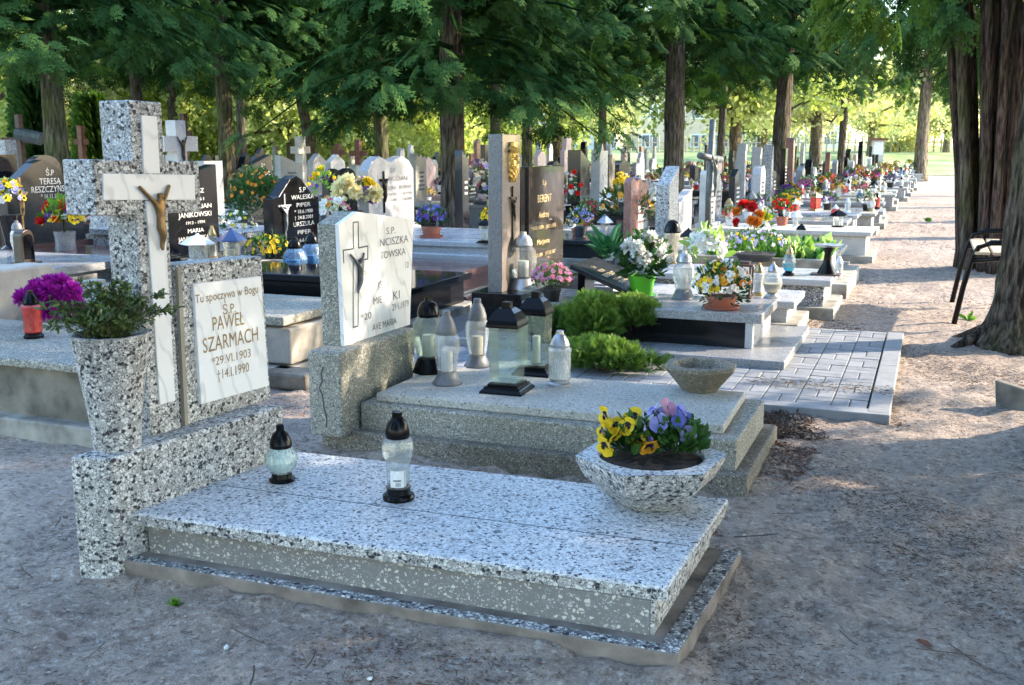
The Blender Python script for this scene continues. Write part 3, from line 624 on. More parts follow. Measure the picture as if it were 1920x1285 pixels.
# vase and boxwood on the plinth
vp = at(216, 842, zp); vh = zat(vp, 640) - zp + .02; vr = msize(vp, 43)
V1 = thing('terrazzo_vase', 'tall tapered terrazzo vase standing on the plinth in front of the big stone cross', 'vase', (vp.x - .015, vp.y + .03, zp))
o = MB().lathe([(vr * .98, 0), (vr * 1.0, .012), (vr * 1.12, vh * .3), (vr * 1.62, vh), (vr * 1.66, vh + .004), (vr * 1.5, vh + .004), (vr * 1.3, vh - .05), (0, vh - .05)], 40).build('vase_body', 'terrazzo_coarse', V1); smooth_angle(o, 45)
BX = thing('boxwood_bouquet', 'bunch of dark green boxwood twigs standing in the terrazzo vase', 'bouquet', (V1.location.x, V1.location.y, zp + vh - .06))
tw = MB(); LP, LX, LN = [], [], []
for i in range(84):
    a = rnd.uniform(0, 2 * PI); out = rnd.uniform(.02, .22); hh = rnd.uniform(.10, .23) * (1.1 - out)
    side = Vector((math.cos(a), math.sin(a), 0)); 
    if i < 12: side = Vector((rnd.uniform(-.3, .5), rnd.uniform(.2, 1), 0)).normalized(); out = rnd.uniform(.12, .26); hh = rnd.uniform(.10, .17)
    if 12 <= i < 20: side = (_r * -1 + Vector((0, rnd.uniform(-.5, .5), 0))).normalized(); out = rnd.uniform(.10, .21); hh = rnd.uniform(.1, .16)
    p = [side * rnd.uniform(0, .05), side * out * .35 + Vector((0, 0, hh * .6)), side * out * .75 + Vector((0, 0, hh)), side * out * 1.05 + Vector((0, 0, hh * 1.1))]
    tw.tube(p, [.0025, .002, .0016, .001], 4)
    for k in range(40):
        t = rnd.uniform(.3, 3); j = min(int(t), 2); q = p[j].lerp(p[j + 1], t - j); d = (p[j + 1] - p[j]).normalized()
        LP.append(q); LX.append(d * .7 + Vector([rnd.gauss(0, .6) for _ in range(3)])); LN.append(Vector((0, 0, 1)) + Vector([rnd.gauss(0, .5) for _ in range(3)]))
tw.build('twigs', 'wood_dark', BX)
link('leaves', scatter('leaves', LEAF2[0], LEAF2[1], np.array(LP), np.array(LX), np.array(LN), .017 + .014 * nrg.random(len(LP))), 'boxwood', BX)

def stand(px, py, z, ytop, wpx):           # base centre from the front foot row, radius and height from the picture
    p = at(px, py, z); r = msize(p, wpx) / 2; b = Vector((_fw.x, _fw.y, 0)).normalized() * r * .8; p = p + b
    return p, r, zat(p, ytop) - z
def LN_(name, label, px, py, z, ytop, wpx, kind, cap, gl, base=None, wax='wax_white', rotz=0., group=None):
    p, r, h = stand(px, py, z, ytop, wpx); return lantern(name, label, (p.x, p.y, z), r, h, kind, cap, gl, base, wax, rotz, group)
LN_('grave_lantern', 'small round swirled greenish glass lantern with glossy black cap, on the front terrazzo slab', 524, 909, zs, 796, 60, 'round', 'plastic_black', glass('glass_aqua', (.78, .93, .90), .38, .08), None, 'wax_white')
lf = LN_('grave_lantern', 'tall clear figured glass lantern with a paper price label, on the front terrazzo slab', 745, 943, zs, 772, 60, 'figure', 'plastic_black', G_CLEAR, 'plastic_black', 'wax_white')
# its paper label, bent round the glass
lb = MB(); n = 8
ang0 = math.atan2(-lf.location.y, -lf.location.x) - .1
Vv = []
for i in range(n + 1):
    a = ang0 - .55 + 1.1 * i / n
    for z_ in (.17, .36): Vv.append((.80 * math.cos(a), .80 * math.sin(a), z_))
lb.add(Vv, [(2 * i, 2 * i + 2, 2 * i + 3, 2 * i + 1) for i in range(n)])
lab = lb.build('paper_label', 'paper', lf)
bars = MB()
for i in range(9):
    a = ang0 - .12 + .045 * i; w_ = .010 + .006 * (i % 3)
    bars.add([(.815 * math.cos(a), .815 * math.sin(a), .185), (.815 * math.cos(a + w_), .815 * math.sin(a + w_), .185), (.815 * math.cos(a + w_), .815 * math.sin(a + w_), .225), (.815 * math.cos(a), .815 * math.sin(a), .225)], [(0, 1, 2, 3)])
for i in range(8):
    a = ang0 - .3 + .6 * i / 8; b_ = a + .075
    bars.add([(.815 * math.cos(a), .815 * math.sin(a), .238), (.815 * math.cos(b_), .815 * math.sin(b_), .238), (.815 * math.cos(b_), .815 * math.sin(b_), .258), (.815 * math.cos(a), .815 * math.sin(a), .258)], [(0, 1, 2, 3)])
gv, gf, gx0, gx1 = glyphs('themo')
bars.build('label_print', 'letter_dark', lab)
lt_ = MB(); V_ = []
for x, y, _ in gv:
    a = ang0 - .28 + .56 * (x - gx0) / (gx1 - gx0); V_.append((.822 * math.cos(a), .822 * math.sin(a), .241 + y * .02))
lt_.add(V_, gf); lt_.build('lettering', 'paper', lab)

# planter bowl with pansies
bp = at(1225, 968, zs); br = msize(bp, 147); bh = zat(bp + Vector((_fw.x, _fw.y, 0)) * .12, 872) - zs
BP = thing('planter_bowl', 'polygonal terrazzo planter bowl with yellow and violet pansies on the front grave foot', 'planter', (bp.x + _fw.x * .13, bp.y + _fw.y * .15, zs))
bh = .182
prof = [(br * .42, 0), (br * .50, .014), (br * .86, bh * .55), (br * .985, bh * .88), (br * 1.0, bh), (br * .76, bh + .002), (br * .72, bh - .02), (0, bh - .02)]
o = MB().lathe(prof[:5] + [(br * .9, bh - .02), (br * .5, bh - .05), (0, bh - .06)], 6, rot=.42).build('bowl', 'terrazzo_coarse', BP)
# round well and its rim
r6 = MB(); n = 48; V_ = []
for i in range(n):
    a = 2 * PI * i / n + .42; k6 = math.cos(PI / 6) / math.cos(((a - .42) % (PI / 3)) - PI / 6)
    V_ += [(br * 1.001 * k6 * math.cos(a), br * 1.001 * k6 * math.sin(a), bh + .001), (br * .70 * math.cos(a), br * .70 * math.sin(a), bh + .002), (br * .66 * math.cos(a), br * .66 * math.sin(a), bh - .03)]
r6.add(V_, [(3 * i, 3 * ((i + 1) % n), 3 * ((i + 1) % n) + 1, 3 * i + 1) for i in range(n)] + [(3 * i + 1, 3 * ((i + 1) % n) + 1, 3 * ((i + 1) % n) + 2, 3 * i + 2) for i in range(n)])
r6.build('rim', 'terrazzo_polished', BP)
o.data.materials[0] = MAT['terrazzo_coarse']
so = MB(); 
V_ = [(0, 0, bh - .004)]; k_ = 40
for rr_ in (.2, .4, .58, .685):
    for i in range(k_): a = 2 * PI * i / k_; V_.append((br * rr_ * math.cos(a), br * rr_ * math.sin(a), bh - .006 - (rr_ > .6) * .012 + rnd.uniform(-.006, .008)))
fs = [(0, 1 + i, 1 + (i + 1) % k_) for i in range(k_)]
for j in range(3):
    for i in range(k_): a, b = 1 + j * k_ + i, 1 + j * k_ + (i + 1) % k_; fs.append((a, a + k_, b + k_, b))
so.add(V_, fs).build('soil', 'soil', BP)
def pansy_clump(label, cx, cy, specs, leaves):
    fo = link('pansy_plant', foliage(leaves, .098, .11, 0, .050, LEAF2, 0., .6, .15), 'plant_leaf', BP); fo.location = (cx, cy, bh + .012); fo['label'] = label
    st = MB()
    for (x, y, z, nx, ny, nz, c1, c2, s) in specs:
        bm_, mats = blossom('pansy', c1, c2); b = link('blossom', bm_, mats, fo); b.location = (x, y, z); b.rotation_euler = rot_to((nx, ny, nz), rnd.uniform(-.4, .4) + PI); b.scale = (s * 1.1, s * 1.1, s * 1.1); b.rotation_euler.rotate_axis('X', rnd.uniform(-.6, .35)); b.rotation_euler.rotate_axis('Y', rnd.uniform(-.5, .5))
        st.tube([(x * .3, y * .3, 0), (x * .8, y * .8, z * .75), (x - nx * .006, y - ny * .006, z + .008), (x, y, z)], .0022, 5)
    st.build('stem', 'plant_leaf', fo)
def rel(px, py, dd=0.):                    # a point over the bowl seen at a pixel, dd metres nearer than the bowl's middle
    D = depth(BP.location) - dd; p = atd(px, py, D); return p - BP.location
ycl = rel(1190, 850, .0); vcl = rel(1268, 850, .0)
sp = []
for px, py, dd, n, s in ((1136, 782, .04, (-.5, -.9, .15), .042), (1135, 838, .08, (-.3, -1, .05), .040), (1187, 783, .05, (.2, -.6, .8), .040), (1163, 812, .07, (-.7, -.4, .4), .034), (1196, 826, .07, (.6, -1, -.2), .036), (1217, 838, .10, (.7, -.8, -.1), .040), (1156, 800, .03, (.1, -.5, .8), .034), (1205, 800, .0, (.3, .2, .9), .034), (1150, 822, .05, (-.8, -.6, .4), .036), (1175, 800, .08, (-.2, -1, .3), .034), (1128, 810, .04, (-.9, -.3, .3), .036)):
    p = rel(px, py, dd); sp.append((p.x - ycl.x, p.y - ycl.y, p.z - bh - .012, *n, 'yellow' if px != 1217 else 'amber', 'dusk', s))
pansy_clump('yellow pansy with dark centres', ycl.x, ycl.y, sp, 170)
sp = []
for px, py, dd, n, s, c in ((1222, 772, .04, (-.6, -.3, .6), .042, 'lilac'), (1212, 805, .07, (-.8, -.7, .1), .042, 'lilac'), (1252, 765, .03, (.3, -.3, .9), .036, 'mauve'), (1270, 778, .02, (-.5, -.3, .6), .042, 'lilac'), (1289, 792, .04, (.7, -.3, .5), .040, 'lilac'), (1272, 790, .07, (.2, -.9, .3), .028, 'blue'), (1290, 815, .07, (.6, -.9, .0), .034, 'lilac'), (1222, 828, .09, (-.5, -.9, .0), .026, 'lilac'), (1250, 780, .0, (.4, .4, .8), .036, 'blue'), (1236, 795, .06, (-.2, -1, .4), .036, 'lilac'), (1283, 775, .03, (.5, -.4, .8), .034, 'blue'), (1232, 772, .02, (-.3, .2, 1), .034, 'lilac')):
    p = rel(px, py, dd); sp.append((p.x - vcl.x, p.y - vcl.y, p.z - bh - .012, *n, c, None, s))
pansy_clump('violet and lilac pansy', vcl.x, vcl.y, sp, 330)

# ================================================================== SECOND GRAVE: fine terrazzo with a gabled marble plate
W2 = Vector((-1.7, 4.8, 0))
G2 = thing('terrazzo_grave', 'weathered fine terrazzo grave with gabled marble headstone and incised cross, behind the front grave', 'grave', W2)
z2a, z2b, z2c, z2p = .09, .224, .269, .504
box(G2, 'ledge', -2.815, -.66, 4.405, 5.335, -.05, z2a, 'terrazzo_mossy', .012)
box(G2, 'box', -2.62, -.725, 4.47, 5.285, z2a - .01, z2b, 'terrazzo_fine', .008)
s2 = [at(705, 737, z2c), at(1357, 797, z2c), at(1398, 735, z2c), None]; s2[1].y -= .0; s2[3] = Vector((s2[0].x, s2[2].y - .02, 0))
MB().quadbox(s2, z2b, [z2c, z2c, z2c, z2c]).build('cover_slab', 'terrazzo_pale', G2, bevel=.008, world=W2)
box(G2, 'plinth', -2.83, -2.637, 4.325, 5.12, z2a - .02, z2p, 'terrazzo_fine', .014)
HS2 = Plane((-2.722, 4.48, z2p), .6)
q = [HS2.pick(646, 650), HS2.pick(769, 606), HS2.pick(775.6, 412), HS2.pick(668, 397), HS2.pick(635, 421)]
q[0] = (q[0][0], z2p - .003); q[1] = (q[1][0], z2p - .003)
hs2 = MB().prism(HS2, [(q[0][0] - .004, q[0][1]), (q[1][0] + .004, q[1][1]), (q[2][0] + .004, q[2][1]), q[3], (q[4][0] - .004, q[4][1])], -.022, -.125).build('headstone', 'terrazzo_fine', G2, bevel=.006, world=W2)
MB().prism(HS2, q, 0, -.024).build('marble_plate', 'marble_warm', hs2, bevel=.003)
# incised cross outline, dark-filled
zf = .3736
def z7(x, y): return HS2.pick(560 + x * zf, 380 + y * zf)
cx_ = [z7(*p) for p in ((273, 627), (298, 620), (298, 292), (346, 283), (347, 218), (300, 228), (298, 97), (273, 100), (274, 232), (223, 240), (226, 305), (273, 296))]
ln = MB()
for i in range(12):
    a = cx_[i]; b = cx_[(i + 1) % 12]
    if i in (10,): continue
    dv = Vector((b[0] - a[0], b[1] - a[1])); nn_ = Vector((-dv.y, dv.x)).normalized() * .0035
    ln.prism(HS2, [(a[0] - nn_.x, a[1] - nn_.y), (b[0] - nn_.x, b[1] - nn_.y), (b[0] + nn_.x, b[1] + nn_.y), (a[0] + nn_.x, a[1] + nn_.y)], .0016 + .0002 * (i % 3), -.002)
ln.build('incised_cross', 'letter_dark', hs2)
corpus(hs2, Plane(HS2.pt(0, 1, .004), .6), [z7(250, 258), z7(320, 250), z7(303, 285), z7(288, 452)], 'pewter', None, 1.25)
letters_px(hs2, HS2, [('S.P.', 724, 441, 741, 436, 13), ('NCISZKA', 712, 464, 765, 453, 15), ('TOWSKA', 712, 488, 760, 476, 14), ('S', 682, 516, 688, 515, 9), ('10', 760, 504, 766, 502, 13),
    ('JS', 708, 541, 716, 539, 13), ('KI', 737, 563, 749, 559, 16), ('MIE', 700, 572, 716, 567, 14), ('29 I 1979', 735, 583, 766, 574, 13), ('*20', 676, 602, 696, 597, 13), ('AVE MARIA', 698, 622, 743, 606, 13)], 'letter_worn', .0018)
cr = MB()                                   # crack down the plinth end
zz = [(-2.738, .43), (-2.752, .39), (-2.744, .36), (-2.766, .32), (-2.748, .28), (-2.742, .22), (-2.728, .17), (-2.732, .12)]
for a, b in zip(zz, zz[1:]):
    cr.add([(a[0] - .004, 4.3238, a[1]), (a[0] + .004, 4.3238, a[1]), (b[0] + .004, 4.3238, b[1]), (b[0] - .004, 4.3238, b[1])], [(0, 1, 2, 3)])
cr.build('crack', 'letter_dark', G2, world=W2)
LN_('grave_lantern', 'clear bulging lantern with black domed cap and black foot, nearest the gabled marble headstone', 803, 703, z2c, 557, 54, 'bulge', 'plastic_black', G_GREEN)
LN_('grave_lantern', 'clear lantern with grey cap and flared grey foot, front one of two on weathered slab', 837, 725, z2c, 583, 53, 'facet', 'plastic_grey', G_RIB)
LN_('grave_lantern', 'clear lantern with grey cap and flared grey foot, rear one of two on weathered slab', 895, 691, z2c, 560, 48, 'facet', 'plastic_grey', G_RIB, None, 'wax_cream')
LN_('grave_lantern', 'empty tall square glass lantern with black pyramid roof, front one of the square pair', 951, 738, z2c, 566, 64, 'square', 'plastic_black', G_GREEN, None, None, .05)
sq = LN_('grave_lantern', 'tall square lantern with black pyramid roof and white candle, rear one of the square pair', 1005, 704, z2c, 547, 56, 'square', 'plastic_black', G_GREEN, None, 'wax_white', .05)
q_ = .845 * math.sqrt(2) / math.sqrt(2)
MB().box(.872, .880, -.03, .03, .30, .60).box(.873, .881, -.14, .14, .49, .525).box(-.03, .03, -.880, -.872, .30, .60).box(-.14, .14, -.881, -.873, .49, .525).build('cross_mark', 'letter_dark', sq)
LN_('grave_lantern', 'small glass lantern with silver cap and silver foot, rightmost on the weathered slab', 1050, 727, z2c, 620, 46, 'slim', 'plastic_silver', G_MILK)
# empty concrete bowl
b2 = at(1318, 738, z2c); b2r = msize(b2, 70)
B2 = thing('planter_bowl', 'weathered empty concrete bowl with faceted sides, on the foot of the weathered grave', 'planter', (b2.x + _fw.x * .09, b2.y + _fw.y * .09, z2c), .25)
b2h = .135
MB().lathe([(b2r * .52, 0), (b2r * .58, .02), (b2r * 1.0, b2h * .86), (b2r * 1.01, b2h), (b2r * .74, b2h + .002), (b2r * .62, b2h - .05), (0, b2h - .06)], 8, rot=.2, jit=.012).build('bowl', 'terrazzo_brown', B2, bevel=.006)
MB().lathe([(b2r * .63, b2h - .046), (0, b2h - .04)], 16).build('soil', 'concrete_dark', B2)
# ================================================================== THIRD GRAVE: polished granite with a tall stele and a black headstone
W3 = Vector((-2.0, 7.8, 0))
G3 = thing('granite_grave', 'polished granite grave with gilded face stele and black headstone, beside the brick paving', 'grave', W3)
z3a, z3b, z3c = .08, .265, .334
box(G3, 'ledge', -3.35, -.845, 7.02, 8.55, -.05, z3a, 'granite_grey', .006)
box(G3, 'box', -3.2, -1.175, 7.40, 8.30, z3a, z3b, 'granite_black', .004)
box(G3, 'end_panel', -1.174, -1.12, 7.40, 8.30, z3a, z3b, 'granite_light', .004)
s3 = box(G3, 'cover_slab', -2.88, -1.058, 7.385, 8.17, z3b, z3c, 'granite_grey', .006)
box(G3, 'headstone_base', -3.30, -2.885, 7.38, 8.90, z3a, z3c + .045, 'granite_black', .004)
XS = -3.07
PS = Plane((XS, 7.44, .38), 0)
q = [PS.pick(940, 549), PS.pick(973, 549), PS.pick(978, 253), PS.pick(944, 252)]; zb_ = z3c + .045
y0_, y1_ = 7.44, 7.815
PST = Plane((XS, 0, 0), 0)
stele = MB().prism(PST, [(y0_, zb_), (y1_, zb_), (y1_ + .03, 1.592), (y0_ + .02, 1.592)], 0, -.115).build('stele', 'granite_mid', G3, bevel=.004, world=W3)
stele_face = MB().prism(PST, [(y0_ + .003, zb_ + .002), (y1_ - .003, zb_ + .002), (y1_ + .027, 1.589), (y0_ + .023, 1.589)], .0022, -.001).build('stele_face', granite('granite_warm', (.20, .165, .145), (.09, .075, .07), (.34, .29, .26), 150, .10), stele)
# gilded bearded face in relief
nu, nv = 34, 60; Vr = []; zb0, zb1 = 1.225, 1.535; yc_ = (y0_ + y1_) / 2 + .03; wd = .075
def gs(x, y, cx, cy, sx, sy): return math.exp(-((x - cx) / sx) ** 2 - ((y - cy) / sy) ** 2)
for j in range(nv):
    v = j / (nv - 1)
    for i in range(nu):
        u = -1 + 2 * i / (nu - 1)
        edge = (.80 + .2 * math.sin(v * PI)) * (1 if v > .12 else .55 + v * 3.7)
        x = u * wd * edge
        d = .05 * math.sqrt(max(0, 1 - u * u)) * (.55 + .45 * math.sin(PI * min(1, v * 1.1)))
        fu = u + .12
        d += .020 * gs(fu, v, 0, .56, .16, .09) + .010 * gs(fu, v, 0, .64, .45, .04) - .012 * gs(fu, v, -.33, .60, .18, .035) - .012 * gs(fu, v, .33, .60, .18, .035) - .008 * gs(fu, v, 0, .44, .22, .02) + .006 * gs(fu, v, 0, .405, .2, .02)
        if v < .42 or abs(u) > .62: d += .006 * math.sin(26 * u + 9 * math.sin(7 * v)) * math.sin(20 * v + 4 * u) + .004 * math.sin(45 * v + 12 * u)
        if .72 < v < .88: d += .016 * (.5 + .5 * math.sin(16 * u + 40 * v)) + .010 * math.sin(30 * u - 55 * v)
        if v >= .88: d += .012
        Vr.append((XS + max(.001, d), yc_ + x + .01 * (v - .5), zb0 + v * (zb1 - zb0)))
fr = [(j * nu + i, j * nu + i + 1, (j + 1) * nu + i + 1, (j + 1) * nu + i) for j in range(nv - 1) for i in range(nu - 1)]
MB().add(Vr, fr).build('face_relief', 'gold', stele, smooth=True)
def z3(x, y): return PST.pick(740 + x * .2802, 200 + y * .2802)
bar_cross(stele, Plane((XS + .003, 0, 0)), z3(783, 640)[0], z3(780, 890)[1], z3(780, 533)[1], z3(780, 612)[1], .055, .016, 'dark_bronze')
corpus(stele, Plane((XS + .012, 0, 0)), [z3(762, 608), z3(806, 603), z3(785, 632), z3(790, 765)], 'dark_bronze', None, 1.1)
HX = -3.045
PH = Plane((HX, 0, 0), 0)
yA, yB = 7.975, 8.83
hs3 = MB().prism(PH, [(yA, zb_), (yB, zb_), (yB + .02, 1.335), (yA, 1.338)], 0, -.13).build('headstone', granite('granite_mirror', (.05, .042, .036), (.022, .018, .016), (.085, .07, .06), 160, .05, .8), G3, bevel=.004, world=W3)
MB().prism(PH, [(yA - .13, zb_), (yA - .002, zb_), (yA - .002, 1.33), (yA - .13, 1.33)], -.02, -.12).build('side_slab', 'granite_black', hs3, bevel=.003)
letters_px(hs3, PH, [('ś.p.', 1017, 347, 1025, 346, 11), ('BERENT', 1008, 380, 1034, 377, 15), ('Andrzej', 1010, 409, 1029, 406, 12), ('*15.01.1929r.', 996, 432, 1020, 429, 7), ('†30.11.1955', 1023, 428, 1042, 425, 7),
    ('Marjanna', 1007, 459, 1030, 455, 10), ('*09.01.1895', 1000, 484, 1017, 481, 7), ('†17.10.1967', 1022, 478, 1041, 474, 7)], 'letter_gold', .002)
# sloping book plaque
ba, bb, bc, bd = at(1084, 509, z3c + .10), at(1172, 500, z3c + .12), at(1212, 545, z3c + .03), at(1130, 549, z3c + .012)
BK = thing('name_plaque', 'tilted black granite plaque with gold lettering lying on the polished slab behind the green pot', 'plaque', (bd.x, bd.y, z3c))
vA, vB, vC, vD = Vector((-2.62, 7.75, z3c + .22)), Vector((-2.62, 8.4, z3c + .22)), Vector((-2.14, 8.4, z3c + .03)), Vector((-2.14, 7.75, z3c + .03))
nrm = (vB - vA).cross(vD - vA).normalized(); nrm = nrm if nrm.z > 0 else -nrm
mb = MB(); tt = .035
mb.add([vA, vB, vC, vD] + [p + nrm * tt for p in (vA, vB, vC, vD)], [(0, 1, 2, 3), (7, 6, 5, 4), (0, 4, 5, 1), (1, 5, 6, 2), (2, 6, 7, 3), (3, 7, 4, 0)])
bk = mb.build('plaque_slab', 'granite_charcoal', BK, bevel=.004, world=BK.location)
box(BK, 'prop', -2.58, -2.52, 7.85, 8.1, z3c, z3c + .17, 'granite_black', .002)
class Slope(Plane):
    def __init__(s, O, u, w, n): s.O = O; s.uu = u; s.w = w; s.nn = n
    def pt(s, u, z, d=0.): return s.O + s.uu * u + s.w * z + s.nn * d
SLP = Slope(vD + nrm * tt, (vC - vD).normalized(), (vA - vD).normalized(), nrm)
letters(bk, SLP, [('Ś.P.', .23, .30, .38, .035), ('IGOR', .20, .33, .31, .04), ('BERENT', .12, .41, .235, .05), ('*10.10.1960', .16, .37, .17, .03), ('†25.05.1986', .16, .37, .12, .03), ('Prosi o modlitwę', .14, .39, .06, .028)], 'letter_gold', .0015)

# brick paving round the grave (block paving, kerb on two sides)
pv = MB(); yP0, yP1, xP0, xP1 = 6.02, 8.80, -3.9, -.135
S0, S1 = 'paver_a', 'paver_b'
def paver(name, c): 
    M(name, c, .85, 0, .16, 14, .25, 120)
paver('paver_grey', (.205, .215, .232)); paver('paver_light', (.245, .254, .27)); paver('paver_kerb', (.24, .248, .26)); M('joint_sand', (.17, .15, .13), .95, 0, .3, 20)
def pbox(x0, x1, y0, y1):
    if x1 <= x0 or y1 <= y0: return
    if x0 < -.90 and y0 > 7.0: return
    g = .0028; pv.cur = 0 if rnd.random() < .62 else 1; z = .024 + rnd.uniform(-.002, .002)
    pv.box(x0 + g, x1 - g, y0 + g, y1 - g, -.04, z)
x = xP1 - .13; bw, bl = .20, .10       # basket weave: pairs of blocks turned against each other
j = 0; yy = yP0 + .10
while yy < yP1 - .05:
    i = 0; xx = x
    while xx > xP0:
        y1c = min(yy + .2, yP1)
        if (i + j) % 2: pbox(xx - .2, xx, yy, min(yy + .1, yP1)); pbox(xx - .2, xx, yy + .1, y1c)
        else: pbox(xx - .1, xx, yy, y1c); pbox(xx - .2, xx - .1, yy, y1c)
        xx -= .2; i += 1
    yy += .2; j += 1
PVO = pv.build('paving', ['paver_grey', 'paver_light'], None, bevel=.005); tag(PVO, kind='structure')
k_ = MB()
for i in range(4): k_.box(xP1 - .122, xP1 - .002, yP0 + .02 + i * .69, yP0 + .02 + i * .69 + .686, -.05, .030)
kerb = k_.build('kerb', 'paver_kerb', None, bevel=.006); tag(kerb, kind='structure')
k_ = MB(); k_.box(xP0, xP1, yP0 - .02, yP0 + .10, -.05, .028); kb2 = k_.build('kerb', 'paver_kerb', None, bevel=.006); tag(kb2, kind='structure')
jb = MB().box(xP0, xP1 - .13, yP0 + .11, yP1, -.05, .016).build('joint_sand', 'joint_sand', None); tag(jb, kind='structure')

# things on the polished grave
gp, r_, _ = stand(1205, 560, z3c, 522, 50)
hp_ = zat(gp, 516) - z3c
potted('flower_pot', 'bright green pot of white hydrangea heads with a white saucer, on the polished granite slab', (gp.x, gp.y, z3c), r_ * 1.02, hp_, 'pot_green', .165, .17, 260, .085, 'plant_leaf', [('mum', 'white', None, 17, .070)], saucer='plastic_white', bmin=.25, tilt=.6, cz=.13, low=-.75)
LN_('grave_lantern', 'bellied glass lantern with silver cap, between the green pot and the terracotta pansy pot', 1283, 563, z3c, 470, 38, 'bulge', 'plastic_silver', G_MILK, 'plastic_grey')
op, r_, _ = stand(1357, 582, z3c, 551, 60)
potted('flower_pot', 'terracotta pot of orange, white and yellow pansies on the foot of the polished granite slab', (op.x, op.y, z3c), r_ * .98, .095, 'terracotta', .20, .18, 560, .042, 'plant_leaf',
       [('pansy', 'white', None, 52, .029), ('pansy', 'orange', None, 16, .030), ('pansy', 'yellow', None, 34, .026), ('pansy', 'amber', None, 14, .026)], saucer=True, cz=.075, low=-.7)
hp2, r_, _ = stand(1030, 556, z3a + .17, 536, 34)
PK = potted('flower_pot', 'small black pot of pink heather in front of the black headstone', (-2.66, 7.46, z3c), .07, .095, 'pot_black', .165, .15, 800, .028, 'heather_leaf', [('star', 'mauve', None, 60, .020), ('star', 'pink', None, 38, .019)], tpl=LEAF, up=1.2, hollow=.2, cz=.05, bmin=.3, tilt=.5)
LN_('grave_lantern', 'big clear faceted lantern with shiny silver cap and foot, before the black headstone', 981, 545, z3c + .045, 435, 46, 'bulge', 'plastic_silver', G_CLEAR)
# brown framed lantern behind the orange pansies
fp = at(1402, 560, z3c)
FL = thing('grave_lantern', 'brown wooden framed lantern half hidden behind the terracotta pot', 'grave lantern', (fp.x - .05, fp.y + .05, z3c))
fm = MB()
for sx in (-.07, .055):
    for sy in (-.07, .055): fm.box(sx, sx + .015, sy, sy + .015, .01, .25)
fm.box(-.08, .08, -.08, .08, 0, .012); fm.build('frame', 'plastic_brown', FL); MB().box(-.085, .085, -.085, .085, .25, .268).box(-.05, .05, -.05, .05, .268, .285).build('roof', 'plastic_brown', FL)
MB().box(-.062, .062, -.062, .062, .014, .248).build('glass', G_SM if 'G_SM' in globals() else G_CLEAR, FL)

# low conifer bushes in the gap between the second and third graves
def bush(name, label, px, py, w, h_, n, mat, seed, brown=True, wy=None, lo=0., ss=.05):
    p = at(px, py); root = thing(name, label, 'shrub', p); m = MB(); LPb, LXb, LNb = [], [], []
    for i in range(26 if brown else 14):
        a = rnd.uniform(0, 2 * PI); o_ = rnd.uniform(.2, 1)
        e_ = Vector((math.cos(a) * w * o_ * .7, math.sin(a) * (wy or w) * o_ * .7, h_ * rnd.uniform(.45, .85)))
        m.tube([(0, 0, 0), e_ * .45 + Vector((0, 0, h_ * .05)), e_], [.006, .004, .002], 4)
    m.build('stem', 'rust', root)
    v = unit(n); v[:, 2] = np.abs(v[:, 2]) * 1.2 - .25
    q = (.62 + .4 * nrg.random((n, 1))); lump = 1 + .16 * np.sin(v[:, :1] * 7 + seed) * np.cos(v[:, 1:2] * 6 + seed * 2)
    P = v * q * lump * np.array([w, wy or w, (h_ - lo) * .52]) + np.array([0, 0, lo + (h_ - lo) * .52])
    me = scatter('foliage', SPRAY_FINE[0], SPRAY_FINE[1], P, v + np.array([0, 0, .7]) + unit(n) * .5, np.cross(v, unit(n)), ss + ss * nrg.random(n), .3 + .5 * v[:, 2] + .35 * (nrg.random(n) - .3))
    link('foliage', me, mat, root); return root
bush('conifer_shrub', 'bright green feathery conifer shrub, the left and taller of two clumps beside the lanterns', 1110, 662, .185, .40, 2600, 'thuja_bush', 1, ss=.042)
bush('conifer_shrub', 'bright green conifer shrub with bare brown stems, right clump next to the polished grave', 1188, 655, .185, .36, 2200, 'thuja_bush', 4, lo=.12, ss=.040)
bush('conifer_shrub', 'low spreading dark green conifer at the edge of the weathered slab', 1125, 700, .26, .17, 1600, 'thuja_bush', 7, False, .16)
bush('conifer_shrub', 'dark green conifer shrub just behind the tall square lanterns', 1045, 655, .16, .26, 500, 'thuja', 9, False)
bush('conifer_shrub', 'small yellow green shrub left of the tall square lanterns', 968, 612, .13, .17, 300, 'thuja_sunny', 3, False)
sp_ = bush('conifer_shrub', 'flat creeping conifer sprig lying on the bricks beside the empty bowl', 1205, 695, .16, .06, 140, 'thuja', 5, False, .07)

# hosta-like artificial plant behind the plaque
hp3 = at(1140, 492, .12)
HO = thing('hosta_plant', 'broad leaved green and yellow striped plant with white flowers behind the tilted plaque', 'plant', (hp3.x, hp3.y, 0))
Hh = zat(HO.location, 440)
LPb, LXb, LNb, Sb = [], [], [], []
for i in range(34):
    a = rnd.uniform(0, 2 * PI); el = rnd.uniform(.15, 1.25); z_ = rnd.uniform(.12, Hh * .62)
    LPb.append((.05 * math.cos(a), .05 * math.sin(a), z_)); LXb.append((math.cos(a) * math.cos(el), math.sin(a) * math.cos(el), math.sin(el))); LNb.append((-math.cos(a) * .8, -math.sin(a) * .8, .9)); Sb.append(rnd.uniform(.24, .38))
for i in range(4): LPb.append((.02 * i - .03, 0, Hh * .5)); LXb.append((rnd.uniform(-.2, .3), rnd.uniform(-.2, .2), 1)); LNb.append((.3, -1, .1)); Sb.append(Hh * rnd.uniform(.35, .6))
link('leaves', scatter('leaves', LEAF2[0], LEAF2[1], LPb, LXb, LNb, np.array(Sb)), 'ivy_green', HO)
L3 = (LEAF2[0] * np.array([.9, .28, 1]) + np.array([.04, 0, .004]), LEAF2[1])
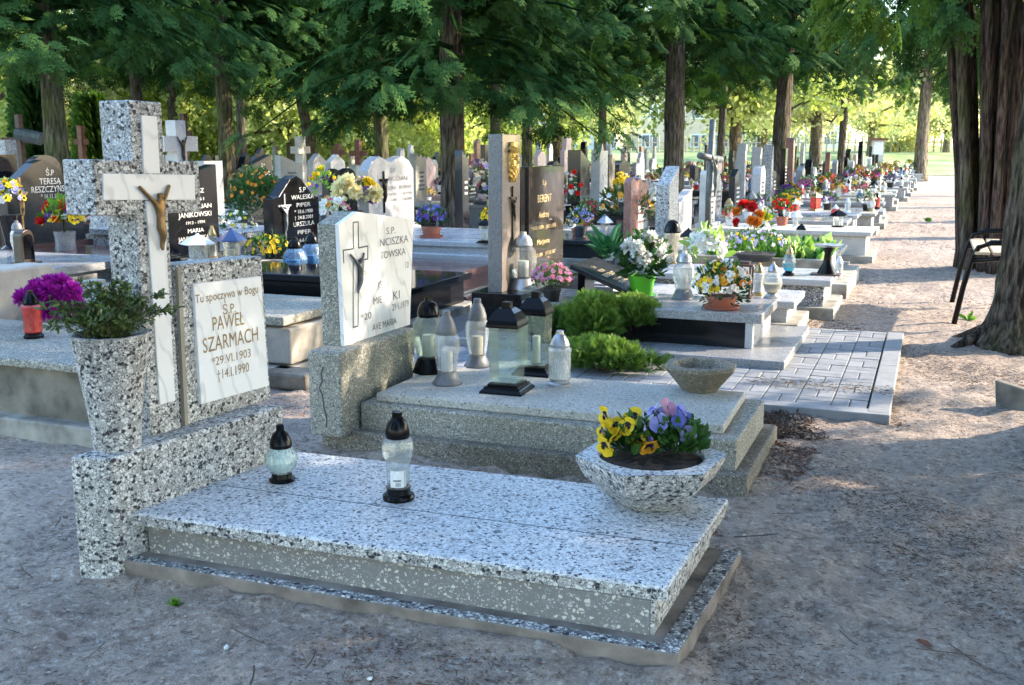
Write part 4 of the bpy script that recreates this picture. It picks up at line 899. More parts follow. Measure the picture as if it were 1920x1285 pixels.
link('leaf_stripe', scatter('stripes', L3[0], L3[1], LPb, LXb, LNb, np.array(Sb), np.full(len(Sb), .9)), 'leaf_pale', HO)
MB().tube([(0, 0, 0), (0, 0, Hh * .65)], .012, 6).build('stem', 'plant_leaf', HO)
for i in range(4):
    bm_, mats = blossom('star', 'white'); b = link('blossom', bm_, mats, HO); b.location = (rnd.uniform(-.05, .12), -.1, Hh * rnd.uniform(.3, .6)); b.rotation_euler = rot_to((.3, -1, .4)); b.scale = (.05,) * 3

# ================================================================== generic grave
def outline(shape, w, h):
    k = w / 2
    if shape == 'arch': return [(-k, 0), (k, 0), (k, h * .8)] + [(k * math.cos(a), h * .8 + h * .2 * math.sin(a)) for a in [PI * i / 8 for i in range(1, 8)]] + [(-k, h * .8)]
    if shape == 'peak': return [(-k, 0), (k, 0), (k, h * .82), (0, h), (-k, h * .82)]
    if shape == 'slant': return [(-k, 0), (k, 0), (k, h * .78), (-k, h)]
    if shape == 'slant2': return [(-k, 0), (k, 0), (k, h), (-k, h * .8)]
    if shape == 'wave': return [(-k, 0), (k, 0), (k, h * .72), (k * .75, h * .74), (k * .5, h * .84), (k * .25, h * .95), (0, h), (-k * .25, h * .96), (-k * .5, h * .86), (-k * .75, h * .76), (-k, h * .74)]
    if shape == 'hump': return [(-k, 0), (k, 0), (k, h * .8), (k * .8, h * .93), (k * .5, h), (k * .2, h * .96), (0, h * .91), (-k * .2, h * .94), (-k * .5, h), (-k * .8, h * .93), (-k, h * .8)]
    if shape == 'shoulder': return [(-k, 0), (k, 0), (k, h * .7), (k * .7, h * .74), (k * .6, h), (-k * .6, h), (-k * .7, h * .74), (-k, h * .7)]
    if shape == 'low': return [(-k, 0), (k, 0), (k, h), (-k, h)]
    if shape == 'jag': return [(-k, 0), (k, 0), (k, h * .86), (k * .7, h * .93), (k * .3, h * .9), (0, h * .97), (-k * .4, h * .93), (-k * .8, h), (-k, h * .92)]
    if shape == 'cross': 
        c = w * .15; a = h * .72
        return [(-c, 0), (c, 0), (c, a - c), (k, a - c), (k, a + c), (c, a + c), (c, h), (-c, h), (-c, a + c), (-k, a + c), (-k, a - c), (-c, a - c)]
    return [(-k, 0), (k, 0), (k, h), (-k, h)]
_gm = {}
def grave(label, hx, y0, y1, fx, zt, smat, hmat, shape, hw, hh, thick=.12, group=None, kerb=True, dark=None, inset=.1, name='grave', yc=None, letters_=True, steps=1, lean=0., slab=True):
    """stepped tomb from hx (head) to fx (foot), headstone facing the aisle"""
    root = thing(name, label, 'grave', ((hx + fx) / 2, (y0 + y1) / 2, 0), 0, group); W = root.location
    lb_ = dark or smat
    bv = .01 if (fx > -4.5 and y0 < 20) else 0.
    if kerb: box(root, 'ledge', hx - .12, fx, y0, y1, -.05, .09, 'concrete' if smat != 'granite_brown' else 'granite_brown', bv)
    if slab:
        box(root, 'box', hx, fx - .10, y0 + .08, y1 - .08, .085 if kerb else -.05, zt - .06, lb_, bv)
        box(root, 'cover_slab', hx + .10, fx - .04, y0 + .03, y1 - .03, zt - .06, zt, smat, bv)
    pl = Plane((hx + .02, yc if yc is not None else (y0 + y1) / 2, 0), lean)
    zb = zt if not slab else zt
    box(root, 'plinth', hx - .16, hx + .097, pl.P.y - hw / 2 - .04, pl.P.y + hw / 2 + .04, .085 if kerb else -.05, zt + .035, lb_, bv)
    hs = MB().prism(pl, [(u, z + zb + .034) for u, z in outline(shape, hw, hh)], 0, -thick).build('headstone', hmat, root, bevel=bv * .6, world=W)
    if letters_ and shape not in ('cross',):
        lm = 'letter_silver' if hmat in ('granite_black', 'granite_charcoal', 'granite_brown', 'granite_red') else 'letter_dark'
        key = None; mb = MB(); rr_ = random.Random(int(y0 * 100) + int(hx * 10))
        z_ = zb + hh * (.62 if shape not in ('peak', 'wave') else .55)
        for i in range(rr_.randint(3, 5)):
            l_ = hw * rr_.uniform(.2, .34); x_ = -l_ + hw * .06
            while x_ < l_:
                w_ = rr_.uniform(.016, .03)
                mb.prism(pl, [(x_, z_), (x_ + w_, z_), (x_ + w_, z_ + .034), (x_, z_ + .034)], .002, -.001); x_ += w_ + .012
            z_ -= .075
            if z_ < zb + .1: break
        if mb.v: mb.build('lettering', lm, hs)
    return root, pl, hs
# ================================================================== the other graves one can tell apart
OCC = {}
def occ(hx, y0, y1): OCC.setdefault(round(hx), []).append((y0, y1))
def pxg(label, hx, xl, xr, ytop, fx, zt, smat, hmat, shape, **kw):
    ym = (ytop + 430) / 2; ya, yb = atx(xl, ym, hx + .02).y, atx(xr, ym, hx + .02).y; mid = atx((xl + xr) / 2, ytop, hx + .02)
    pad = kw.pop('pad', .12); occ(hx, ya - pad, yb + pad)
    return grave(label, hx, kw.pop('y0', ya - pad), kw.pop('y1', yb + pad), fx, zt, smat, hmat, shape, yb - ya, mid.z - zt - .034, yc=(ya + yb) / 2, **kw)
def PT_(label, px, py, z, ypot, wpot, wfol, yfol, lmat, blooms, pmat='terracotta', group=None, single=True, n=160, ls=.04, **kw):
    p, r, h = stand(px, py, z, ypot, wpot); rx = msize(p, wfol) / 2; ht = zat(p, yfol) - z - h * .9
    return potted('flower_pot', label, (p.x, p.y, z), r, max(.03, h), pmat, rx, ht * .62, n, ls, lmat, blooms, group=group, single=single, cz=ht * .40, low=-.5, **kw)

def PTX(label, px, yp, X, z, wpot, wfol, yfol, lmat, blooms, pmat='pot_black', n=160, ls=.04, **kw):   # tall vase standing at depth X on level z
    p = atx(px, yp, X); r = msize(p, wpot) / 2; h = max(.05, p.z - z); ht = zat(p, yfol) - p.z
    return potted('flower_vase', label, (p.x, p.y, z), r, h, pmat, msize(p, wfol) / 2, ht * .62, n, ls, lmat, blooms, cz=ht * .42 + h * .1, low=-.6, cat='flower vase', **kw)
# far left concrete grave with the magenta bouquet
P0 = (-3.93, 4.04); zA = zat(P0, 797); zB = zat(P0, 703); zC = zB + .05
B0, _, _ = grave('mossy concrete grave at the left edge carrying a magenta bouquet and a red lantern', -5.95, 3.93, 5.0, -3.84, zC, 'terrazzo_fine', 'concrete_beige', 'rect', .5, .1, letters_=False, slab=False, kerb=False)
for ch in list(kids(B0)): bpy.data.objects.remove(ch)
KID[B0.name] = []
B0.location = (-4.9, 4.45, 0); W = B0.location
box(B0, 'ledge', -6.3, -3.84, 3.97, 5.0, -.05, zA, 'concrete', .012); box(B0, 'box', -6.2, -3.93, 4.06, 4.93, zA - .01, zB, 'concrete_dark', .01)
box(B0, 'cover_slab', -6.1, -3.97, 4.01, 4.96, zB + .004, zC, 'terrazzo_fine', .012)
cr_ = atx(100, 494, -5.98); box(B0, 'plinth', -6.25, -5.98, 3.9, cr_.y, zA, cr_.z, 'concrete_beige', .02); box(B0, 'headstone', -6.22, -6.08, 3.95, cr_.y - .75, cr_.z, 1.3, 'terrazzo_fine', .01)
LN_('grave_lantern', 'red glass lantern with a dark cap on the mossy concrete slab at the left edge', 57, 636, zC, 545, 36, 'slim', 'plastic_black', G_RED, None, 'wax_red')
mp = at(105, 607, zC)
MG = thing('peony_bouquet', 'big bunch of magenta artificial peonies lying on the mossy concrete slab', 'bouquet', mp)
mr = msize(mp, 150) / 2
pm, pmats = blossom('carn', 'magenta')
for i in range(19):
    a = rnd.uniform(0, 2 * PI); q = math.sqrt(rnd.random()); s = rnd.uniform(.06, .085)
    b = link('blossom', pm, pmats, MG); d_ = (_r * math.cos(a) * mr * q * .8) + Vector((0, 0, (.62 + .45 * math.sin(a) * q) * mr)) - Vector((_fw.x, _fw.y, 0)) * mr * .5 * math.sqrt(max(0, 1 - q * q))
    b.location = d_; b.rotation_euler = rot_to(Vector(d_) + Vector((0, -.02, 0)), a); b.scale = (s, s, s)
fo = link('leaves', foliage(40, mr * .8, mr * .5, mr * .4, .07, LEAF2, -.3), 'plant_leaf', MG)

# second concrete grave of that row, cut by the front tablet
B1, _, _ = grave('worn concrete grave with a stepped lit foot between the tablet and the gabled headstone', -5.95, 5.55, 6.5, -3.78, .42, 'terrazzo_fine', 'concrete', 'rect', .55, .03, letters_=False); occ(-5.95, 5.4, 6.55)
bpy.data.objects.remove(kids(B1)[1]); 
W = B1.location; box(B1, 'box', -5.95, -3.80, 5.62, 6.45, .10, .34, 'concrete_beige', .015)
JB = thing('concrete_block', 'rough broken concrete block on the ground at the foot of the worn concrete grave', 'block', (-3.75, 5.55, 0))
MB().box(-.16, .18, -.12, .1, -.02, .09).build('block', 'concrete_dark', JB, bevel=.02)

# black granite pair behind the tablet
grave_j, plj, hj = pxg('black granite grave with a tall shouldered headstone behind the stone cross arm', -5.95, 312, 408, 309, -3.9, .55, 'granite_black', 'granite_black', 'slant2', letters_=False, y0=6.62, y1=7.35)
letters_px(hj, plj, [('MAKSYMILIAN', 322, 394, 396, 390, 9), ('JANIKOWSKI', 334, 409, 396, 405, 10), ('1913 - 1994', 349, 421, 384, 419, 6), ('MARIA', 352, 437, 382, 435, 8), ('JANIKOWSKA', 334, 453, 392, 449, 9), ('TOMASZ', 340, 364, 382, 361, 9), ('* 1951', 352, 377, 382, 376, 6)], 'letter_silver', .003)
gw_, plw, hw_ = pxg('black granite grave with a curved headstone and a silver crucifix behind the two blue lanterns', -5.92, 512, 598, 329, -3.85, .36, 'granite_black', 'granite_black', 'wave', letters_=False, y0=7.42, y1=8.75)
letters_px(hw_, plw, [('S.P', 561, 361, 573, 360, 10), ('WALESKA', 546, 377, 588, 370, 9), ('PIPER', 556, 389, 582, 386, 8), ('* 18.6.1900', 552, 401, 586, 398, 7), ('† 24.8.2001', 552, 412, 586, 409, 7), ('URSZULA', 550, 426, 589, 421, 9), ('PIPER', 558, 441, 583, 436, 8), ('* 6.6.1929', 556, 454, 586, 451, 7)], 'letter_silver', .003)
uc, zc1 = plw.pick(531, 364); _, zc0 = plw.pick(531, 450); ua_, zca = plw.pick(531, 386)
bar_cross(hw_, Plane(plw.pt(0, 1, .004)), uc, zc0, zc1, zca, .11, .018, 'plastic_silver')
corpus(hw_, Plane(plw.pt(0, 1, .012)), [(uc - .08, zca + .01), (uc + .08, zca + .01), (uc, zca - .02), (uc, zca - .24)], 'plastic_silver', None, 1.1)
# grey and pale stones further left
gT, plT, hT = pxg('dark granite headstone with rounded crest over a brown granite tomb, at the far left', -8.55, 12, 152, 300, -6.6, .48, 'granite_brown', 'granite_charcoal', 'wave', letters_=False, y0=7.5, y1=8.55)
letters_px(hT, plT, [('Ś.P', 86, 329, 101, 329, 11), ('TERESA', 74, 346, 114, 345, 12), ('RESZCZYŃSKA', 59, 361, 136, 359, 12), ('* 16.11.1934', 77, 373, 117, 371, 9)], 'letter_silver', .003)
gC0, _, _ = grave('grey granite grave holding lanterns in front of the dark crested headstone', -8.6, 6.2, 7.25, -6.35, .55, 'granite_grey', 'granite_grey', 'rect', .6, .5); occ(-8.6, 5.5, 8.6)
grave('speckled terrazzo grave with a stepped top seen under the arm of the stone cross', -8.6, 8.8, 10.0, -6.6, .62, 'terrazzo_far', 'terrazzo_far', 'rect', .5, .25, thick=.2, letters_=False); occ(-8.6, 8.6, 10.1)
vp2 = at(128, 524, .18)
VS = thing('stone_vase', 'grey stone goblet vase on a black pedestal, left of the stone cross', 'vase', (vp2.x, vp2.y, .0))
zz1 = zat(vp2, 499); zz2 = zat(vp2, 434); rv = msize(vp2, 20)
MB().box(-rv * 1.1, rv * 1.1, -rv * 1.1, rv * 1.1, 0, zz1 - .03).box(-rv * 1.35, rv * 1.35, -rv * 1.35, rv * 1.35, zz1 - .03, zz1).build('pedestal', 'granite_charcoal', VS, bevel=.005)
dz = zz2 - zz1
smooth_angle(MB().lathe([(rv * .95, zz1), (rv * .9, zz1 + .012), (rv * .6, zz1 + .03), (rv * .72, zz1 + dz * .25), (rv * .95, zz1 + dz * .4), (rv * .88, zz1 + dz * .7), (rv * .98, zz2), (rv * .85, zz2), (0, zz2 - .03)], 28).build('vase_body', 'granite_grey', VS), 50)
BQ = thing('flower_bouquet', 'artificial bouquet of yellow lilies, red tulips and violet flowers in the grey stone goblet vase', 'bouquet', (vp2.x, vp2.y, zz2 - .02))
bw_ = msize(vp2, 75) / 2; bh_ = zat(vp2, 375) - zz2
plant(BQ, 0, bw_ * .85, bh_ * .5, 160, .10, 'blade', [('star', 'yellow', None, 22, .07), ('tulip', 'red', None, 13, .06), ('star', 'purple', 'blue', 28, .045), ('star', 'white', None, 12, .04)], cz=bh_ * .45, tilt=.3, bmin=.0)
MB().tube([(0, 0, -.05), (0, 0, bh_ * .5)], .012, 6).build('stem', 'plant_leaf', BQ)
p = at(24, 466, .55); VB = thing('stone_vase', 'polished black vase at the left edge of the photo holding a yellow and white bouquet', 'vase', (p.x, p.y, .55)); rv = msize(p, 20); hv = zat(p, 403) - .55
smooth_angle(MB().lathe([(rv, 0), (rv * .6, .03), (rv * .7, hv * .4), (rv * 1.05, hv), (rv * .9, hv), (0, hv - .03)], 24).build('vase_body', 'granite_black', VB), 50)
BY = thing('flower_bouquet', 'bouquet of yellow and pale lilac artificial flowers in the black vase at the left edge', 'bouquet', (p.x, p.y, .55 + hv)); bw_ = msize(p, 52) / 2; bh_ = zat(p, 337) - .55 - hv
plant(BY, 0, bw_, bh_ * .55, 70, .06, 'plant_leaf', [('star', 'yellow', None, 34, .035), ('star', 'lilac', None, 22, .035), ('star', 'white', None, 10, .035)], cz=bh_ * .45)
p = at(46, 464, .55); SC = thing('standing_crucifix', 'slim bronze crucifix on a foot in front of the dark crested headstone', 'crucifix', (p.x, p.y, .55))
hc = zat(p, 333) - .55; PLS = Plane((p.x, p.y, .55)); zz_ = .55 + hc * .78
c_ = bar_cross(SC, PLS, 0, .55, .55 + hc, zz_, .085, .018, 'bronze', world=SC.location)
MB().lathe([(.06, 0), (.05, .015), (.02, .03)], 16).build('foot', 'bronze', SC); corpus(SC, Plane((p.x + .014, p.y, .42)), [(-.07, zz_ + .01), (.07, zz_ + .01), (0, zz_ - .02), (0, zz_ - .21)], 'bronze', SC.location, 1.15)
LN_('grave_lantern', 'clear faceted lantern with a grey cap on the grey granite slab at far left', 32, 486, .55, 414, 25, 'bulge', 'plastic_grey', G_MILK)
p = at(56, 494, .55); AM = thing('memorial_lantern', 'dark arched bronze memorial lantern with engraved front on the grey granite slab at far left', 'grave lantern', (p.x, p.y, .55)); PLA = Plane((p.x, p.y, .55)); wA = msize(p, 38) * .75; hA = zat(p, 431) - .55
MB().prism(PLA, [(u, z + .56) for u, z in outline('arch', wA, hA - .01)], 0, -.10).build('body', 'dark_bronze', AM, bevel=.006, world=AM.location); MB().prism(PLA, [(u * .74, z * .74 + .56 + hA * .1) for u, z in outline('arch', wA, hA)], .006, -.002).build('front_panel', 'granite_black', AM, world=AM.location)
MB().box(-.13, .05, -wA * .6, wA * .6, 0, .012).build('foot', 'dark_bronze', AM)

# things on the black graves
zW = .36; zJ = .55
LN_('grave_lantern', 'blue diamond cut globe lantern with a dark cap, left one of the blue pair', 551, 524, zW, 445, 46, 'globe', 'plastic_black', G_BLUE, None, 'wax_white')
LN_('grave_lantern', 'blue diamond cut globe lantern with a dark cap, right one of the blue pair', 583, 515, zW, 436, 44, 'globe', 'plastic_black', G_BLUE, None, 'wax_white')
PT_('shallow white bowl of bright yellow pansies on the black slab behind the tablet', 499, 514, zW, 490, 62, 84, 440, 'plant_leaf', [('pansy', 'yellow', 'amber', 60, .020)], 'concrete_pale', n=260)
LN_('grave_lantern', 'white metal house lantern with a curved roof above the marble tablet', 368, 492, zJ, 438, 40, 'house', 'plastic_white', G_MILK, 'plastic_white', None)
LN_('grave_lantern', 'square glass lantern with dark blue roof, right of the white house lantern', 432, 492, zJ, 428, 36, 'house', 'plastic_blue', G_CLEAR, 'plastic_blue', 'wax_cream')
LN_('grave_lantern', 'narrow clear lantern with a gold cap between the white and the blue roofed lanterns', 398, 489, zJ, 424, 20, 'slim', 'plastic_gold', G_CLEAR)
LN_('grave_lantern', 'dark slim lantern close to the right edge of the stone cross', 325, 488, zJ, 448, 14, 'slim', 'plastic_black', G_DUST)
zP = .50
PT_('pot of small white and yellow pansies behind the white house lantern', 441, 452, zP, 438, 42, 68, 397, 'plant_leaf', [('pansy', 'white', None, 36, .026), ('pansy', 'yellow', None, 12, .024)], 'pot_black', n=220)
PT_('black potted bushy shrub dotted with orange flowers, left of the curved black headstone', 478, 440, zP, 418, 34, 104, 315, 'plant_leaf', [('star', 'orange', 'amber', 60, .024)], 'pot_black', n=2200, ls=.045, hollow=.2)
VV = at(607, 385, .5)
PTX('dark vase of yellow tulips and violet iris in front of a double humped headstone', 606, 366, -7.3, .36, 22, 46, 321, 'blade', [('tulip', 'yellow', None, 16, .04), ('star', 'purple', 'blue', 8, .035)], 'pot_slate', n=60, ls=.07)
PTX('big bouquet of cream and yellow roses behind the gabled marble headstone', 668, 395, -6.25, .33, 26, 80, 336, 'plant_leaf', [('mum', 'cream', None, 20, .10), ('mum', 'yellow', None, 6, .08), ('mum', 'purple', None, 6, .07)], 'pot_black', n=60, ls=.06)
PTX('spray of white, pink and green artificial flowers left of the cream bouquet', 622, 408, -6.0, .33, 18, 62, 374, 'leaf_pale', [('star', 'white', None, 12, .05), ('star', 'pink', None, 5, .04), ('star', 'orange', None, 3, .04)], 'pot_black', n=60, ls=.06)

# pale granite tomb with the wide grey headstone, and the brown granite tomb in front of it
gw2, plz, hz = pxg('pale granite stepped grave with wide wavy grey headstone, left of the big trunk', -6.25, 691, 776, 293, -4.25, .50, 'granite_light', 'granite_grey', 'hump', letters_=False, y0=10.1, y1=11.9, thick=.14)
box(gw2, 'step', -6.2, -4.18, 10.02, 11.95, .25, .37, 'granite_light', .008)
letters_px(hz, plz, [('Ś.P', 732, 324, 740, 323, 8), ('WOŹNIAK', 727, 342, 766, 336, 9), ('ZOFIA', 727, 357, 743, 355, 7), ('BRONISŁAW', 748, 356, 771, 351, 7), ('* 9.IV.1932', 726, 368, 744, 366, 5), ('* 28.VI.1928', 752, 366, 772, 363, 5), ('† 11.I.2001', 727, 378, 744, 377, 5), ('† 2.III.2006', 752, 376, 772, 374, 5)], 'letter_dark', .003)
uc, zc1 = plz.pick(718, 321); _, zc0 = plz.pick(718, 400); _, zca = plz.pick(718, 338)
bar_cross(hz, Plane(plz.pt(0, 1, .004)), uc, zc0, zc1, zca, .10, .03, 'granite_black'); corpus(hz, Plane(plz.pt(0, 1, .018)), [(uc - .08, zca + .02), (uc + .08, zca + .02), (uc, zca - .02), (uc, zca - .26)], 'dark_bronze', None, 1.2)
GB, _, _ = grave('reddish brown polished granite tomb with a wide top slab, left of the tall stele', -6.2, 8.95, 9.95, -4.05, .33, 'granite_brown', 'granite_brown', 'rect', .6, .3, letters_=False); occ(-6.2, 8.9, 12.1)
for i, (x_, c_) in enumerate((( 738, 'plastic_silver'), (756, 'plastic_silver'), (768, 'plastic_blue'), (784, 'plastic_black'))):
    LN_('grave_lantern', ['tiny silver capped lantern at the foot of the wide wavy headstone, first from the left', 'tiny silver capped lantern at the foot of the wide wavy headstone, second from the left', 'tiny blue capped lantern at the foot of the wide wavy headstone', 'tiny black capped lantern at the right end of the row before the wide wavy headstone'][i], x_, 404, .50 + .04, 388, 11, 'slim', c_, G_CLEAR, group='little lanterns in front of the wide wavy headstone')
PT_('terracotta pot of blue and violet pansies on the pale granite slab beside the big trunk', 808, 447, .50, 426, 38, 58, 386, 'plant_leaf', [('pansy', 'blue', None, 26, .026), ('pansy', 'purple', None, 22, .026), ('pansy', 'lilac', None, 6, .022)], 'terracotta', n=260, saucer=True)
LN_('grave_lantern', 'black framed glass lantern with yellow flowers behind it, left of the tall stele', 910, 456, .50, 411, 24, 'square', 'plastic_black', G_CLEAR, None, 'wax_white', .2)
PT_('small pot of yellow flowers behind the black framed lantern', 910, 430, .50, 420, 10, 16, 393, 'plant_leaf', [('star', 'yellow', None, 12, .035)], 'pot_black', n=20, ls=.04)
# more distinct stones in the left half
pxg('small black headstone with white lettering at the left edge, beyond the crested one', -11.4, -18, 37, 290, -9.5, .55, 'granite_black', 'granite_black', 'rect')
pxg('grey headstone with a humped top just behind the dark crested headstone', -10.9, 62, 118, 291, -9.2, .5, 'granite_charcoal', 'granite_charcoal', 'arch')
gc, plc, hc_ = pxg('pale granite cross shaped headstone, above the right arm of the big stone cross', -11.4, 312, 374, 226, -9.4, .55, 'granite_light', 'granite_light', 'cross', thick=.2, letters_=False)
zc_ = plc.pick(343, 262)[1]; corpus(hc_, Plane(plc.pt(0, 1, .006)), [(-.12, zc_ + .05), (.12, zc_ + .05), (0, zc_ - .02), (0, zc_ - .4)], 'dark_bronze', None, 1.1)
pxg('pale upright slab headstone right behind the tall shouldered black one', -8.7, 386, 420, 302, -7.2, .5, 'terrazzo_far', 'granite_grey', 'rect', letters_=False)
gd, pld, hd_ = pxg('dark headstone with a swept curved top left of the curved black headstone', -8.7, 462, 512, 290, -7.0, .45, 'granite_charcoal', 'granite_charcoal', 'slant2', letters_=False)
letters_px(hd_, pld, [('Ś.P.', 490, 313, 497, 312, 6), ('DARIUSZ', 483, 330, 506, 327, 7), ('POTOCKI', 482, 340, 506, 337, 7)], 'letter_silver', .003)
pxg('small rough grey headstone with a thin incised cross, right of the swept dark one', -11.0, 528, 568, 291, -9.4, .5, 'granite_grey', 'terrazzo_pale', 'slant')
gh, plh, hh_ = pxg('dark headstone with a double humped top and a thin silver cross behind the tulip vase', -8.6, 617, 670, 316, -7.1, .45, 'granite_charcoal', 'granite_charcoal', 'hump', letters_=False)
uc = plh.pick(634, 350)[0]; bar_cross(hh_, Plane(plh.pt(0, 1, .004)), uc, plh.pick(634, 372)[1], plh.pick(634, 328)[1], plh.pick(634, 340)[1], .1, .022, 'plastic_silver')
pxg('pale gabled headstone with a dark little window, behind the double humped one', -11.2, 622, 648, 290, -9.6, .5, 'granite_light', 'concrete_pale', 'peak')
pxg('grey gabled headstone left of the pale gabled one', -11.2, 588, 613, 288, -9.6, .5, 'granite_grey', 'granite_grey', 'peak')
pxg('rough pale grey headstone half hidden by the wide wavy one', -8.6, 780, 800, 288, -7.0, .5, 'granite_grey', 'terrazzo_pale', 'jag')
pxg('tall stone cross monument of pale stone behind the grey headstones on the left', -14.2, 560, 584, 256, -12.4, .55, 'concrete_pale', 'concrete_pale', 'cross', thick=.2)
# middle and right
pxg('dark headstone with a wavy crest peeping over the black headstone', -6.1, 1024, 1062, 302, -4.3, .45, 'granite_charcoal', 'granite_charcoal', 'wave')
pxg('tall pink granite headstone behind the black headstone', -9.0, 1058, 1077, 258, -7.2, .5, 'granite_pink', 'granite_pink', 'shoulder')
pxg('low pink granite headstone with a pointed top beside the pale trunk', -9.2, 1008, 1024, 282, -7.4, .5, 'granite_pink', 'granite_pink', 'peak')
pxg('slim dark grey pillar headstone with slanted top, right of the black headstone', -6.0, 1088, 1106, 281, -4.4, .42, 'granite_charcoal', 'granite_charcoal', 'slant', thick=.25, letters_=False)
pxg('slim pale grey pillar headstone near the middle of the photo', -6.2, 1124, 1139, 283, -4.4, .42, 'granite_light', 'granite_light', 'rect', thick=.18, letters_=False)
pxg('mossy brown pillar headstone right of the slim pale pillar', -6.2, 1141, 1152, 290, -4.4, .42, 'granite_grey', 'concrete_dark', 'rect', thick=.2, letters_=False)
pxg('dark arched headstone behind the jagged brown one', -6.3, 1160, 1181, 301, -4.5, .42, 'granite_charcoal', 'granite_charcoal', 'arch', thick=.2)
gj, plq, hq = pxg('reddish brown headstone with a jagged top and pale name tiles', -3.35, 1183, 1217, 331, -.9, .30, 'granite_grey', 'granite_red', 'jag', letters_=False, thick=.09, y0=12.1, y1=13.6)
for i in range(4):
    a = plq.pick(1196, 386 + i * 16 + 1); b = plq.pick(1213, 384 + i * 16 + 11); MB().prism(plq, [(a[0], b[1]), (b[0], b[1]), (b[0], a[1]), (a[0], a[1])], .004, -.002).build('name_tile', 'concrete_pale', hq)
bpx = pxg('speckled terrazzo stele leaning back behind the ribbed gold lantern', -2.5, 1255, 1272, 312, -.74, .335, 'granite_light', 'terrazzo_far', 'slant2', letters_=False, thick=.14, y0=9.5, y1=10.45, pad=.1, dark='terrazzo_dark')
pxg('beige stone headstone right of the speckled stele', -2.95, 1273, 1297, 357, -1.2, .2, 'concrete_beige', 'granite_light', 'slant2', letters_=False, y0=11.2, y1=11.25, slab=False, kerb=False)
G4, _, _ = grave('low pale granite grave with two plain steps, right next to the polished granite slab', -2.6, 8.5, 9.3, -.93, .27, 'granite_light', 'granite_light', 'rect', .5, .02, letters_=False)
LN_('grave_lantern', 'straight clear lantern with a gold cap, left of the pair on the low pale steps', 1423, 556, .27, 493, 23, 'slim', 'plastic_gold', G_MILK)
LN_('grave_lantern', 'round globe lantern with silver cap, right one of the pair on low pale steps', 1451, 561, .27, 491, 36, 'egg', 'plastic_silver', G_CLEAR, None, 'wax_cream')
z5 = .335
LN_('grave_lantern', 'clear egg lantern half filled with bright blue oil, on the granite slab by the path', 1481, 518, z5, 460, 25, 'egg', 'plastic_gold', G_CLEAR, 'plastic_black', 'wax_blue')
LN_('grave_lantern', 'small white plastic lantern on the path side edge of the granite slab', 1574, 522, .26, 481, 16, 'slim', 'plastic_white', G_MILK)
p = at(1549, 517, z5)
DV = thing('grave_vase', 'black flared vase tipped with silver foil at the path end of the granite slab', 'vase', (p.x, p.y + .06, z5)); hv = zat(p, 466) - z5; rv = msize(p, 18)
smooth_angle(MB().lathe([(rv, .012), (rv * .95, .03), (rv * .45, hv * .45), (rv * .34, hv * .8), (rv * .6, hv), (rv * .5, hv), (0, hv - .02)], 24).build('vase_body', 'plastic_black', DV), 50)
MB().box(-.14, .12, -.09, .09, 0, .013).build('plate', 'plastic_brown', DV); MB().lathe([(rv * .5, hv), (rv * 1.3, hv + .02), (rv * 1.5, hv + .03), (rv * .7, hv + .035), (0, hv + .02)], 9, jit=.25).build('foil', 'plastic_silver', DV)
LN_('grave_lantern', 'big ribbed golden glass lantern with black dome cap, before the speckled stele', 1261, 495, z5, 412, 32, 'ribbed', 'plastic_black', G_AMB, 'plastic_gold', None)
LN_('grave_lantern', 'dark roofed house lantern half hidden behind the ribbed gold lantern', 1291, 475, z5, 427, 22, 'house', 'plastic_black', G_AMB, 'plastic_black', None)
p = at(1325, 515, z5)
potted('flower_bouquet', 'white lilies wrapped in green and white ribbon behind the orange pansies', (p.x, p.y, z5), .05, .05, 'pot_green', .14, .17, 50, .12, 'leaf_pale', [('star', 'white', None, 26, .06), ('star', 'white', None, 6, .09)], cat='bouquet', cz=.17, low=-.6)
PT_('long dark planter overflowing with small blue and yellow violas', 1422, 492, z5, 474, 78, 116, 432, 'plant_leaf', [('pansy', 'lilac', 'yellow', 60, .02), ('pansy', 'yellow', None, 20, .018), ('pansy', 'white', None, 18, .018)], 'pot_slate', n=420, ls=.03)
# planter grave full of green blades
zq = .36
PG = thing('planter_grave', 'open concrete planter grave full of green blades and striped hosta, by the path', 'grave', (-1.7, 11.8, 0))
xa, xb_, ya, yb_ = -2.35, -.95, 11.0, 12.55
box(PG, 'ledge', xa - .1, xb_ + .22, ya - .14, yb_ + .14, -.05, .14, 'concrete', .012)
m = MB(); t_ = .11
m.box(xa, xb_, ya, ya + t_, .13, zq).box(xa, xb_, yb_ - t_, yb_, .13, zq).box(xb_ - t_, xb_, ya + t_, yb_ - t_, .13, zq).box(xa, xa + t_, ya + t_, yb_ - t_, .13, zq)
m.build('planter_wall', 'concrete', PG, bevel=.008, world=PG.location); box(PG, 'soil', xa + t_, xb_ - t_, ya + t_, yb_ - t_, .13, zq - .04, 'soil', 0)
def blades(n, x0, x1, y0, y1, s, mat, lean=.5, name='leaf_blades', tpl=BLADE):
    Pq = np.stack([nrg.uniform(x0, x1, n), nrg.uniform(y0, y1, n), np.full(n, zq - .05)], 1); d = unit(n) * lean; d[:, 2] = 1
    return link(name, scatter(name, tpl[0], tpl[1], Pq - np.array(PG.location), d, np.cross(d, unit(n)), s * (.6 + .6 * nrg.random(n))), mat, PG)
blades(420, xa + .12, -1.45, ya + .12, yb_ - .15, .26, 'blade'); 
blades(90, -1.4, -1.02, ya + .15, yb_ - .5, .26, 'leaf_pale', 1.1, 'hosta_leaves', LEAF2); blades(60, -1.4, -1.02, ya + .15, yb_ - .5, .22, 'ivy_green', 1.0, 'hosta_leaves', LEAF2)
